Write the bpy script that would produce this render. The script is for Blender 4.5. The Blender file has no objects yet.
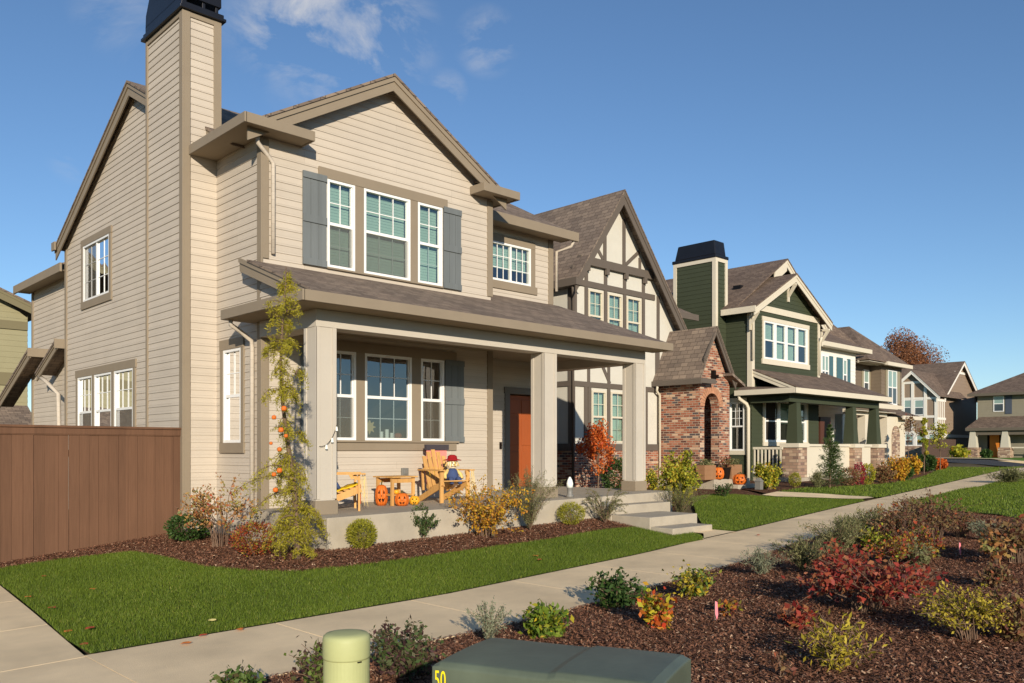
import bpy, bmesh, math, random
import numpy as np
from mathutils import Vector, Matrix
from mathutils.geometry import delaunay_2d_cdt

R = math.radians
rng = np.random.default_rng(7)
random.seed(7)
scene = bpy.context.scene
COL = scene.collection

# ------------------------------------------------------------------ camera, sky, sun
# world: X runs along the street, Y away from the street, z = 0 at eye height
TH = R(46.0)
FPX, HY = 845.0, 450.0
S_, C_ = math.sin(TH), math.cos(TH)
cam = bpy.data.cameras.new('camera')
cam_o = bpy.data.objects.new('camera', cam); COL.objects.link(cam_o)
cam_o.location = (0, 0, 0)
cam_o.rotation_euler = (R(90), 0, -TH + 0.0 + 0.0)
# forward = (cos, sin) of (90-46) measured from X
cam_o.rotation_euler = (R(90), 0, math.atan2(S_, C_) - R(90))
cam.sensor_width = 36; cam.sensor_fit = 'HORIZONTAL'
cam.lens = 36 * FPX / 1024
cam.shift_y = (HY - 341.5) / 1024
cam.clip_start = 0.05; cam.clip_end = 3000
scene.camera = cam_o

SUN = Vector((-0.64, -1.0, 0.339)).normalized()
EL = math.asin(SUN.z)
world = bpy.data.worlds.new('World'); scene.world = world; world.use_nodes = True
wn, wl = world.node_tree.nodes, world.node_tree.links
wn.clear()
w_out = wn.new('ShaderNodeOutputWorld'); w_bg = wn.new('ShaderNodeBackground')
sky = wn.new('ShaderNodeTexSky'); sky.sky_type = 'NISHITA'; sky.sun_disc = False
sky.sun_elevation = EL; sky.sun_rotation = math.atan2(SUN.x, SUN.y)
sky.air_density = 1.0; sky.dust_density = 0.0; sky.ozone_density = 4.0; sky.altitude = 600
w_bg.inputs['Strength'].default_value = 0.112
# thin wisps of cloud high on the left: part of the sky, placed by direction
tc = wn.new('ShaderNodeTexCoord')
mp = wn.new('ShaderNodeMapping'); mp.inputs['Scale'].default_value = (2.6, 2.6, 4.6)
mp.inputs['Location'].default_value = (0.35, 0.1, 0.2)
nz = wn.new('ShaderNodeTexNoise'); nz.inputs['Scale'].default_value = 3.2; nz.inputs['Detail'].default_value = 7; nz.inputs['Roughness'].default_value = 0.62; nz.inputs['Distortion'].default_value = 0.5
cr = wn.new('ShaderNodeValToRGB'); cr.color_ramp.elements[0].position = 0.44; cr.color_ramp.elements[1].position = 0.75
wl.new(tc.outputs['Generated'], mp.inputs['Vector']); wl.new(mp.outputs[0], nz.inputs['Vector']); wl.new(nz.outputs['Fac'], cr.inputs['Fac'])
def sky_patch(px, py, rad, gain):
    r, u = (px - 512) / FPX, (HY - py) / FPX
    d = Vector((C_ + r * S_, S_ - r * C_, u)).normalized()
    dot = wn.new('ShaderNodeVectorMath'); dot.operation = 'DOT_PRODUCT'; dot.inputs[1].default_value = d
    nrm = wn.new('ShaderNodeVectorMath'); nrm.operation = 'NORMALIZE'
    wl.new(tc.outputs['Generated'], nrm.inputs[0]); wl.new(nrm.outputs[0], dot.inputs[0])
    mr = wn.new('ShaderNodeMapRange'); mr.inputs['From Min'].default_value = math.cos(rad); mr.inputs['From Max'].default_value = 1.0
    mr.inputs['To Max'].default_value = gain; mr.interpolation_type = 'SMOOTHSTEP'
    wl.new(dot.outputs['Value'], mr.inputs['Value'])
    return mr.outputs[0]
acc = None
for args in ((335, 22, 0.115, .9), (285, 18, 0.06, 0.4), (395, 40, 0.06, 0.45), (487, 42, 0.04, .8), (447, 90, 0.025, 0.6), (118, 12, 0.05, 0.45), (75, 158, 0.03, 0.35), (270, 5, 0.08, 0.4)):
    o = sky_patch(*args)
    if acc is None: acc = o
    else:
        ad = wn.new('ShaderNodeMath'); ad.operation = 'ADD'; wl.new(acc, ad.inputs[0]); wl.new(o, ad.inputs[1]); acc = ad.outputs[0]
mu = wn.new('ShaderNodeMath'); mu.operation = 'MULTIPLY'; mu.use_clamp = True
wl.new(acc, mu.inputs[0]); wl.new(cr.outputs['Color'], mu.inputs[1])
mxs = wn.new('ShaderNodeMix'); mxs.data_type = 'RGBA'
wl.new(mu.outputs[0], mxs.inputs['Factor']); wl.new(sky.outputs[0], mxs.inputs['A']); mxs.inputs['B'].default_value = (4.6, 4.7, 5.0, 1)
wl.new(mxs.outputs['Result'], w_bg.inputs['Color']); wl.new(w_bg.outputs[0], w_out.inputs['Surface'])

sun = bpy.data.lights.new('sun', 'SUN'); sun.energy = 4.6; sun.angle = R(0.5); sun.color = (1.0, 0.88, 0.72)
sun_o = bpy.data.objects.new('sun', sun); COL.objects.link(sun_o)
sun_o.rotation_euler = (-SUN).to_track_quat('-Z', 'Y').to_euler()
sun_o.location = (-10, -20, 15)
scene.view_settings.view_transform = 'Standard'; scene.view_settings.look = 'None'
scene.view_settings.exposure = 0.24; scene.view_settings.gamma = 1
scene.render.engine = 'CYCLES'
scene.cycles.max_bounces = 6; scene.cycles.transparent_max_bounces = 12; scene.cycles.caustics_reflective = False; scene.cycles.caustics_refractive = False

# ------------------------------------------------------------------ measuring helpers (photo pixel -> real point on a known plane)
def ratio(px):
    u = (px - 512) / FPX
    return (C_ + u * S_) / (S_ - u * C_)
def onY(px, py, Y):
    X = Y * ratio(px); f = X * C_ + Y * S_
    return X, -(py - HY) * f / FPX
def onX(px, py, X):
    Y = X / ratio(px); f = X * C_ + Y * S_
    return Y, -(py - HY) * f / FPX
_bx = [-60, -20, 0, 2.4, 6, 12, 20, 30, 45, 65, 100, 2000]
_bz = [-2.2, -2.1, -1.76, -1.70, -1.61, -1.46, -1.33, -1.2, -1.0, -.75, -.6, -.6]
_sx = [-20, 2.4, 6, 9.9, 13, 19.4, 28.4, 44.8, 60, 100]
_sy = [7.5, 7.5, 7.3, 7.55, 7.95, 8.95, 10.3, 12.9, 15.3, 20]
def sm(t):
    t = np.clip(t, 0, 1); return t * t * (3 - 2 * t)
def G(x, y):
    b = np.interp(x, _bx, _bz); ys = np.interp(x, _sx, _sy)
    r = 0.2 * sm((y - ys) / 2.6) * np.interp(x, [2.8, 5.5], [.1, 1.22]) * np.interp(x, [60, 75], [1, .2])
    f = 0.07 * sm((ys - 1.75 - y) / 0.9) * sm((y + 1.5) / 2.0)
    return b + r + f
def onG(px, py, dz=0.0):
    z = -1.4; u = (px - 512) / FPX
    for _ in range(60):
        f = -z * FPX / (py - HY); r = u * f
        x, y = f * C_ + r * S_, f * S_ - r * C_
        z = 0.6 * z + 0.4 * (float(G(x, y)) + dz)
    return x, y
def dist(x, y): return x * C_ + y * S_

# ------------------------------------------------------------------ materials
def srgb(r, g, b):
    f = lambda c: (c / 255 / 12.92) if c / 255 <= .04045 else ((c / 255 + .055) / 1.055) ** 2.4
    return (f(r), f(g), f(b), 1)
def mat(name, color, rough=0.75, spec=0.3, noise=0.0, nscale=8.0, bump=0.0, bscale=60.0, metal=0.0, stretch=(1, 1, 1)):
    m = bpy.data.materials.new(name); m.use_nodes = True
    n, l = m.node_tree.nodes, m.node_tree.links
    p = n['Principled BSDF']; p.inputs['Roughness'].default_value = rough
    p.inputs['Specular IOR Level'].default_value = spec; p.inputs['Metallic'].default_value = metal
    p.inputs['Base Color'].default_value = color
    t = n.new('ShaderNodeTexCoord'); mpn = n.new('ShaderNodeMapping'); mpn.inputs['Scale'].default_value = stretch
    l.new(t.outputs['Object'], mpn.inputs['Vector'])
    if noise:
        z = n.new('ShaderNodeTexNoise'); z.inputs['Scale'].default_value = nscale; z.inputs['Detail'].default_value = 6; z.inputs['Roughness'].default_value = .6
        l.new(mpn.outputs[0], z.inputs['Vector'])
        mr = n.new('ShaderNodeMapRange'); mr.inputs['From Min'].default_value = .25; mr.inputs['From Max'].default_value = .75
        mr.inputs['To Min'].default_value = 1 - noise; mr.inputs['To Max'].default_value = 1 + noise
        l.new(z.outputs['Fac'], mr.inputs['Value'])
        v = n.new('ShaderNodeVectorMath'); v.operation = 'SCALE'; v.inputs[0].default_value = color[:3]
        l.new(mr.outputs[0], v.inputs['Scale']); l.new(v.outputs[0], p.inputs['Base Color'])
    if bump:
        z2 = n.new('ShaderNodeTexNoise'); z2.inputs['Scale'].default_value = bscale; z2.inputs['Detail'].default_value = 4
        l.new(mpn.outputs[0], z2.inputs['Vector'])
        b = n.new('ShaderNodeBump'); b.inputs['Strength'].default_value = bump; b.inputs['Distance'].default_value = .01
        l.new(z2.outputs['Fac'], b.inputs['Height']); l.new(b.outputs[0], p.inputs['Normal'])
    return m
def axis_uv(n, l):
    """u along a wall or an eave, v up the wall or the slope, from position and normal."""
    g = n.new('ShaderNodeNewGeometry'); t = n.new('ShaderNodeTexCoord')
    sn = n.new('ShaderNodeSeparateXYZ'); sp = n.new('ShaderNodeSeparateXYZ')
    l.new(g.outputs['True Normal'], sn.inputs[0]); l.new(t.outputs['Object'], sp.inputs[0])
    def M(op, a, b=None):
        k = n.new('ShaderNodeMath'); k.operation = op
        for i, q in enumerate((a, b)):
            if q is None: continue
            if isinstance(q, (int, float)): k.inputs[i].default_value = q
            else: l.new(q, k.inputs[i])
        return k.outputs[0]
    c = M('GREATER_THAN', M('ABSOLUTE', sn.outputs['X']), M('ABSOLUTE', sn.outputs['Y']))
    mx = n.new('ShaderNodeMix'); mx.data_type = 'FLOAT'
    l.new(c, mx.inputs['Factor']); l.new(sp.outputs['X'], mx.inputs['A']); l.new(sp.outputs['Y'], mx.inputs['B'])
    s = M('SQRT', M('MAXIMUM', M('SUBTRACT', 1.0, M('MULTIPLY', sn.outputs['Z'], sn.outputs['Z'])), 0.02))
    v = M('DIVIDE', sp.outputs['Z'], s)
    cb = n.new('ShaderNodeCombineXYZ'); l.new(mx.outputs['Result'], cb.inputs['X']); l.new(v, cb.inputs['Y'])
    return cb.outputs[0]
def mat_shingle(name, c1, c2):
    m = bpy.data.materials.new(name); m.use_nodes = True
    n, l = m.node_tree.nodes, m.node_tree.links; p = n['Principled BSDF']
    p.inputs['Roughness'].default_value = .9; p.inputs['Specular IOR Level'].default_value = .2
    uv = axis_uv(n, l)
    b = n.new('ShaderNodeTexBrick'); l.new(uv, b.inputs['Vector'])
    b.inputs['Color1'].default_value = c1; b.inputs['Color2'].default_value = c2; b.inputs['Mortar'].default_value = (c1[0] * .55, c1[1] * .55, c1[2] * .55, 1)
    b.inputs['Scale'].default_value = 1; b.inputs['Brick Width'].default_value = .24; b.inputs['Row Height'].default_value = .14
    b.inputs['Mortar Size'].default_value = .008; b.inputs['Mortar Smooth'].default_value = .6; b.offset = .37; b.squash = 1
    z = n.new('ShaderNodeTexNoise'); z.inputs['Scale'].default_value = 1.4; z.inputs['Detail'].default_value = 5
    z3 = n.new('ShaderNodeTexNoise'); z3.inputs['Scale'].default_value = 90
    mx = n.new('ShaderNodeMix'); mx.data_type = 'RGBA'; mx.blend_type = 'MULTIPLY'; mx.inputs['Factor'].default_value = 1
    cr_ = n.new('ShaderNodeValToRGB'); cr_.color_ramp.elements[0].color = (.72, .72, .74, 1); cr_.color_ramp.elements[1].color = (1.25, 1.2, 1.15, 1)
    cr_.color_ramp.elements[0].position = .3; cr_.color_ramp.elements[1].position = .7
    ad = n.new('ShaderNodeMath'); ad.operation = 'ADD'; ml = n.new('ShaderNodeMath'); ml.operation = 'MULTIPLY'; ml.inputs[1].default_value = .5
    t = n.new('ShaderNodeTexCoord'); l.new(t.outputs['Object'], z.inputs['Vector']); l.new(t.outputs['Object'], z3.inputs['Vector'])
    l.new(z.outputs['Fac'], ad.inputs[0]); l.new(z3.outputs['Fac'], ad.inputs[1]); l.new(ad.outputs[0], ml.inputs[0]); l.new(ml.outputs[0], cr_.inputs['Fac'])
    l.new(b.outputs['Color'], mx.inputs['A']); l.new(cr_.outputs['Color'], mx.inputs['B']); l.new(mx.outputs['Result'], p.inputs['Base Color'])
    bp = n.new('ShaderNodeBump'); bp.inputs['Strength'].default_value = .7; bp.inputs['Distance'].default_value = .012; bp.invert = True
    l.new(b.outputs['Fac'], bp.inputs['Height']); l.new(bp.outputs[0], p.inputs['Normal'])
    return m
def mat_brick(name, cols, w=.2, h=.067, mortar=(.36, .32, .27, 1), msize=.009):
    m = bpy.data.materials.new(name); m.use_nodes = True
    n, l = m.node_tree.nodes, m.node_tree.links; p = n['Principled BSDF']; p.inputs['Roughness'].default_value = .9; p.inputs['Specular IOR Level'].default_value = .2
    uv = axis_uv(n, l)
    b = n.new('ShaderNodeTexBrick'); l.new(uv, b.inputs['Vector'])
    b.inputs['Color1'].default_value = (0, 0, 0, 1); b.inputs['Color2'].default_value = (1, 1, 1, 1); b.inputs['Mortar'].default_value = (.5, .5, .5, 1)
    b.inputs['Scale'].default_value = 1; b.inputs['Brick Width'].default_value = w; b.inputs['Row Height'].default_value = h
    b.inputs['Mortar Size'].default_value = msize; b.inputs['Mortar Smooth'].default_value = .3
    cr_ = n.new('ShaderNodeValToRGB'); cr_.color_ramp.interpolation = 'CONSTANT'
    e = cr_.color_ramp.elements; e[0].color = cols[0]; e[0].position = 0
    e[1].position = 1 / len(cols); e[1].color = cols[1]
    for i in range(2, len(cols)):
        q = e.new(i / len(cols)); q.color = cols[i]
    mx = n.new('ShaderNodeMix'); mx.data_type = 'RGBA'
    l.new(b.outputs['Color'], cr_.inputs['Fac']); l.new(b.outputs['Fac'], mx.inputs['Factor'])
    l.new(cr_.outputs['Color'], mx.inputs['A']); mx.inputs['B'].default_value = mortar
    l.new(mx.outputs['Result'], p.inputs['Base Color'])
    bp = n.new('ShaderNodeBump'); bp.inputs['Strength'].default_value = .8; bp.inputs['Distance'].default_value = .01; bp.invert = True
    l.new(b.outputs['Fac'], bp.inputs['Height']); l.new(bp.outputs[0], p.inputs['Normal'])
    return m
def mat_leaf(name, cols, trans=.35, rough=.55):
    m = bpy.data.materials.new(name); m.use_nodes = True
    n, l = m.node_tree.nodes, m.node_tree.links; p = n['Principled BSDF']; p.inputs['Roughness'].default_value = rough; p.inputs['Specular IOR Level'].default_value = .25
    a = n.new('ShaderNodeAttribute'); a.attribute_name = 'rnd'
    cr_ = n.new('ShaderNodeValToRGB'); e = cr_.color_ramp.elements
    e[0].color = cols[0]; e[0].position = 0; e[1].color = cols[-1]; e[1].position = 1
    for i in range(1, len(cols) - 1):
        q = e.new(i / (len(cols) - 1)); q.color = cols[i]
    l.new(a.outputs['Fac'], cr_.inputs['Fac']); l.new(cr_.outputs[0], p.inputs['Base Color'])
    tr = n.new('ShaderNodeBsdfTranslucent'); l.new(cr_.outputs[0], tr.inputs['Color'])
    ms = n.new('ShaderNodeMixShader'); ms.inputs[0].default_value = trans
    l.new(p.outputs[0], ms.inputs[1]); l.new(tr.outputs[0], ms.inputs[2]); l.new(ms.outputs[0], n['Material Output'].inputs['Surface'])
    return m
def mat_glass(name, tint=(.55, .66, .64, 1), refl=.16):
    m = bpy.data.materials.new(name); m.use_nodes = True
    n, l = m.node_tree.nodes, m.node_tree.links; n.remove(n['Principled BSDF'])
    tr = n.new('ShaderNodeBsdfTransparent'); tr.inputs['Color'].default_value = tint
    gl = n.new('ShaderNodeBsdfGlossy'); gl.inputs['Roughness'].default_value = .015; gl.inputs['Color'].default_value = (.95, .97, 1, 1)
    z = n.new('ShaderNodeTexNoise'); z.inputs['Scale'].default_value = 1.3; z.inputs['Detail'].default_value = 1
    t = n.new('ShaderNodeTexCoord'); l.new(t.outputs['Object'], z.inputs['Vector'])
    b = n.new('ShaderNodeBump'); b.inputs['Strength'].default_value = .35; b.inputs['Distance'].default_value = .02
    l.new(z.outputs['Fac'], b.inputs['Height']); l.new(b.outputs[0], gl.inputs['Normal'])
    f = n.new('ShaderNodeFresnel'); f.inputs['IOR'].default_value = 1.5
    ad = n.new('ShaderNodeMath'); ad.operation = 'ADD'; ad.inputs[1].default_value = refl; ad.use_clamp = True
    l.new(f.outputs[0], ad.inputs[0])
    ms = n.new('ShaderNodeMixShader'); l.new(ad.outputs[0], ms.inputs[0]); l.new(tr.outputs[0], ms.inputs[1]); l.new(gl.outputs[0], ms.inputs[2])
    l.new(ms.outputs[0], n['Material Output'].inputs['Surface'])
    return m
def mat_boards(name, base, width=.14, var=.12, axis='X', groove=True, rough=.8, grain=.12):
    m = bpy.data.materials.new(name); m.use_nodes = True
    n, l = m.node_tree.nodes, m.node_tree.links; p = n['Principled BSDF']; p.inputs['Roughness'].default_value = rough; p.inputs['Specular IOR Level'].default_value = .25
    t = n.new('ShaderNodeTexCoord'); s = n.new('ShaderNodeSeparateXYZ'); l.new(t.outputs['Object'], s.inputs[0])
    def M(op, a, b=None):
        k = n.new('ShaderNodeMath'); k.operation = op
        for i, q in enumerate((a, b)):
            if q is None: continue
            if isinstance(q, (int, float)): k.inputs[i].default_value = q
            else: l.new(q, k.inputs[i])
        return k.outputs[0]
    q = M('DIVIDE', s.outputs[axis], width)
    wn_ = n.new('ShaderNodeTexWhiteNoise'); wn_.noise_dimensions = '1D'; l.new(M('FLOOR', q), wn_.inputs['W'])
    mp_ = n.new('ShaderNodeMapping'); mp_.inputs['Scale'].default_value = (30, 30, 1.6); l.new(t.outputs['Object'], mp_.inputs['Vector'])
    z = n.new('ShaderNodeTexNoise'); z.inputs['Scale'].default_value = 1.5; z.inputs['Detail'].default_value = 7; l.new(mp_.outputs[0], z.inputs['Vector'])
    z2 = n.new('ShaderNodeTexNoise'); z2.inputs['Scale'].default_value = .9; l.new(t.outputs['Object'], z2.inputs['Vector'])
    k = M('ADD', M('ADD', M('MULTIPLY', M('SUBTRACT', wn_.outputs['Value'], .5), var * 2), M('MULTIPLY', M('SUBTRACT', z.outputs['Fac'], .5), grain * 4)), M('ADD', 1.0, M('MULTIPLY', M('SUBTRACT', z2.outputs['Fac'], .5), .3)))
    v = n.new('ShaderNodeVectorMath'); v.operation = 'SCALE'; v.inputs[0].default_value = base[:3]; l.new(k, v.inputs['Scale']); l.new(v.outputs[0], p.inputs['Base Color'])
    b = n.new('ShaderNodeBump'); b.inputs['Strength'].default_value = .25; b.inputs['Distance'].default_value = .004; l.new(z.outputs['Fac'], b.inputs['Height']); l.new(b.outputs[0], p.inputs['Normal'])
    return m

TAN = mat('tan_siding_paint', srgb(190, 179, 163), .7, .3, .06, 1.3, .25, 90)
def add_boards(m, base):
    n, l = m.node_tree.nodes, m.node_tree.links; p = n['Principled BSDF']; uv = axis_uv(n, l)
    b = n.new('ShaderNodeTexBrick'); l.new(uv, b.inputs['Vector']); b.inputs['Scale'].default_value = 1; b.inputs['Brick Width'].default_value = 3.1; b.inputs['Row Height'].default_value = .125
    b.inputs['Mortar Size'].default_value = .0016; b.offset = .41; b.offset_frequency = 3
    b.inputs['Color1'].default_value = (.95, .95, .95, 1); b.inputs['Color2'].default_value = (1.04, 1.04, 1.04, 1); b.inputs['Mortar'].default_value = (.6, .58, .55, 1)
    mx = n.new('ShaderNodeMix'); mx.data_type = 'RGBA'; mx.blend_type = 'MULTIPLY'; mx.inputs['Factor'].default_value = 1
    src = p.inputs['Base Color'].links[0].from_socket
    l.new(src, mx.inputs['A']); l.new(b.outputs['Color'], mx.inputs['B']); l.new(mx.outputs['Result'], p.inputs['Base Color'])
add_boards(TAN, None)
TRIM = mat('taupe_trim_paint', srgb(139, 126, 107), .65, .3, .06, 2, .15, 60)
CREAMP = mat('porch_beam_paint', srgb(188, 180, 166), .65, .3, .05, 2, .12, 50)
SOFFIT = mat('soffit_paint', srgb(150, 136, 116), .8, .2, .04, 2)
WHITE = mat('white_vinyl', srgb(232, 232, 228), .4, .4)
SHUTG = mat_boards('grey_blue_shutter_paint', srgb(108, 113, 113), .1, .05, 'X', rough=.6, grain=.05)
SHUTB = mat('teal_shutter_paint', srgb(70, 104, 112), .6, .3, .05, 4)
ROOF = mat_shingle('brown_grey_shingles', srgb(112, 100, 90), srgb(138, 124, 110))
ROOF2 = mat_shingle('dark_brown_shingles', srgb(104, 90, 80), srgb(128, 112, 98))
BRICK = mat_brick('mixed_red_brick', [srgb(140, 82, 62), srgb(156, 98, 74), srgb(108, 70, 60), srgb(168, 112, 88), srgb(86, 78, 78), srgb(148, 90, 68), srgb(196, 166, 138), srgb(126, 76, 60), srgb(160, 108, 84), srgb(182, 140, 112), srgb(92, 62, 54)], mortar=srgb(176, 158, 138))
STONE = mat_brick('ledge_stone', [srgb(150, 124, 104), srgb(176, 150, 126), srgb(128, 104, 92), srgb(160, 132, 112), srgb(190, 170, 146)], .26, .1, srgb(140, 124, 106), .008)
CONC = mat('concrete', srgb(230, 206, 166), .9, .2, .2, 1.15, .3, 120)
CONCW = mat('concrete_porch', srgb(172, 162, 144), .9, .2, .14, 3.0, .4, 60)
FENCE = mat_boards('red_brown_fence_stain', srgb(104, 75, 56), .145, .09, 'X', grain=.11)
STUCCO = mat('cream_stucco', srgb(202, 198, 185), .85, .2, .04, 3, .35, 160)
TIMBER = mat('dark_taupe_timber', srgb(98, 89, 80), .7, .3, .06, 3)
GREEN = mat('dark_green_siding', srgb(62, 68, 50), .65, .3, .06, 2)
CREAM = mat('cream_trim_paint', srgb(208, 199, 178), .6, .3, .03, 2)
BROWN = mat('brown_siding', srgb(116, 102, 86), .7, .3, .05, 2)
TAUPE = mat('taupe_siding', srgb(140, 122, 104), .7, .3, .05, 2)
GREYS = mat('grey_olive_siding', srgb(136, 130, 112), .7, .3, .05, 2)
OLIVE = mat('olive_tan_siding', srgb(150, 144, 112), .7, .3, .05, 2)
WHITEW = mat('white_house_siding', srgb(226, 224, 214), .7, .3, .03, 2)
BLACKM = mat('black_sheet_metal', srgb(44, 45, 50), .35, .5, .12, 4, 0, 1, .6)
GLASS = mat_glass('window_glass', (.72, .83, .78, 1), .15)
SCREEN = bpy.data.materials.new('insect_screen'); SCREEN.use_nodes = True
_n, _l = SCREEN.node_tree.nodes, SCREEN.node_tree.links; _n['Principled BSDF'].inputs['Base Color'].default_value = srgb(112, 106, 92); _n['Principled BSDF'].inputs['Roughness'].default_value = .8
_t = _n.new('ShaderNodeBsdfTransparent'); _m = _n.new('ShaderNodeMixShader'); _m.inputs[0].default_value = .38
_l.new(_t.outputs[0], _m.inputs[1]); _l.new(_n['Principled BSDF'].outputs[0], _m.inputs[2]); _l.new(_m.outputs[0], _n['Material Output'].inputs['Surface'])
GLASSD = mat_glass('window_glass_tinted', (.62, .68, .68, 1), .16)
BLIND = mat('pale_green_blind', srgb(196, 214, 202), .8, .2, .05, 1.5, 0)
BLIND.node_tree.nodes['Principled BSDF'].inputs['Roughness'].default_value = .9
ROOM = mat('dark_room', srgb(58, 52, 46), .9, .1)
CURT = mat('pale_curtain', srgb(190, 188, 170), .9, .1)
DOORW = mat_boards('orange_brown_door_wood', srgb(158, 82, 42), .3, .05, 'X', rough=.4, grain=.06)
CEDAR = mat_boards('yellow_pine_wood', srgb(204, 156, 92), .09, .12, 'X', rough=.6, grain=.12)
PUMP = mat('pumpkin_skin', srgb(212, 108, 36), .5, .35, .18, 9)
PUMPY = mat('yellow_pumpkin_skin', srgb(232, 166, 40), .45, .4, .1, 7)
STEMM = mat('dry_stem', srgb(96, 92, 52), .8, .2, .2, 20)
DARK = mat('carved_black', srgb(28, 20, 16), .8, .1)
UTIL = mat('utility_green_paint', srgb(88, 97, 82), .45, .35, .36, 2.4, .1, 30)
PEDM = mat('pedestal_pale_green_plastic', srgb(172, 176, 124), .55, .3, .06, 5, .05, 60)
YEL = mat('yellow_vinyl_numeral', srgb(240, 220, 30), .5, .3)
PINK = mat('pink_flag_plastic', srgb(240, 130, 140), .5, .3)
BARK = mat('grey_brown_bark', srgb(110, 92, 76), .9, .1, .25, 20, .6, 60)
TWIG = mat('pale_twig', srgb(116, 94, 78), .9, .1, .2, 20)
STRAW = mat('straw', srgb(222, 194, 120), .9, .1, .2, 30)
REDC = mat('dark_red_cloth', srgb(150, 32, 36), .9, .1, .1, 12)
BLUEC = mat('blue_denim', srgb(66, 80, 116), .9, .1, .1, 12)
YELC = mat('yellow_cloth', srgb(226, 186, 40), .9, .1, .1, 12)
PINKC = mat('pink_cloth', srgb(226, 140, 130), .9, .1, .1, 12)
SLATE = mat('charcoal_cloth', srgb(70, 66, 70), .9, .1)
FACEC = mat('cream_cloth', srgb(244, 226, 190), .9, .1)
CANDLE = mat('white_wax', srgb(236, 240, 232), .4, .3)
TERR = mat('tan_figurine', srgb(200, 176, 120), .8, .2, .1, 12)
GALV = mat('grey_painted_metal', srgb(120, 118, 112), .5, .4)

# ground materials
def mat_soil():
    m = bpy.data.materials.new('bark_mulch_bed'); m.use_nodes = True
    n, l = m.node_tree.nodes, m.node_tree.links; p = n['Principled BSDF']; p.inputs['Roughness'].default_value = .95; p.inputs['Specular IOR Level'].default_value = .15
    t = n.new('ShaderNodeTexCoord'); v = n.new('ShaderNodeTexVoronoi'); v.inputs['Scale'].default_value = 28
    l.new(t.outputs['Object'], v.inputs['Vector'])
    cr_ = n.new('ShaderNodeValToRGB'); e = cr_.color_ramp.elements; e[0].color = srgb(62, 42, 30); e[1].color = srgb(136, 98, 72); q = e.new(.5); q.color = srgb(94, 64, 46)
    s = n.new('ShaderNodeSeparateColor'); l.new(v.outputs['Color'], s.inputs[0]); l.new(s.outputs[0], cr_.inputs['Fac']); l.new(cr_.outputs[0], p.inputs['Base Color'])
    b = n.new('ShaderNodeBump'); b.inputs['Distance'].default_value = .03; b.inputs['Strength'].default_value = .8; l.new(v.outputs['Distance'], b.inputs['Height']); l.new(b.outputs[0], p.inputs['Normal'])
    return m
SOIL = mat_soil()
TURF = mat('turf_soil', srgb(80, 92, 38), .95, .1, .3, 9, .6, 70)
ASPH = mat('asphalt', (.055, .054, .052, 1), .9, .3, .15, 4, .4, 120)
DIRT = mat('earth', srgb(96, 84, 62), .95, .1, .2, 2)
GRASSL = mat_leaf('grass_blades', [srgb(74, 94, 30), srgb(102, 122, 38), srgb(124, 142, 48), srgb(168, 162, 84)], .3, .5)
CHIP = mat_leaf('bark_chips', [srgb(58, 38, 28), srgb(106, 70, 52), srgb(140, 98, 74), srgb(120, 82, 62), srgb(196, 164, 134)], 0.0, .85)

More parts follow.
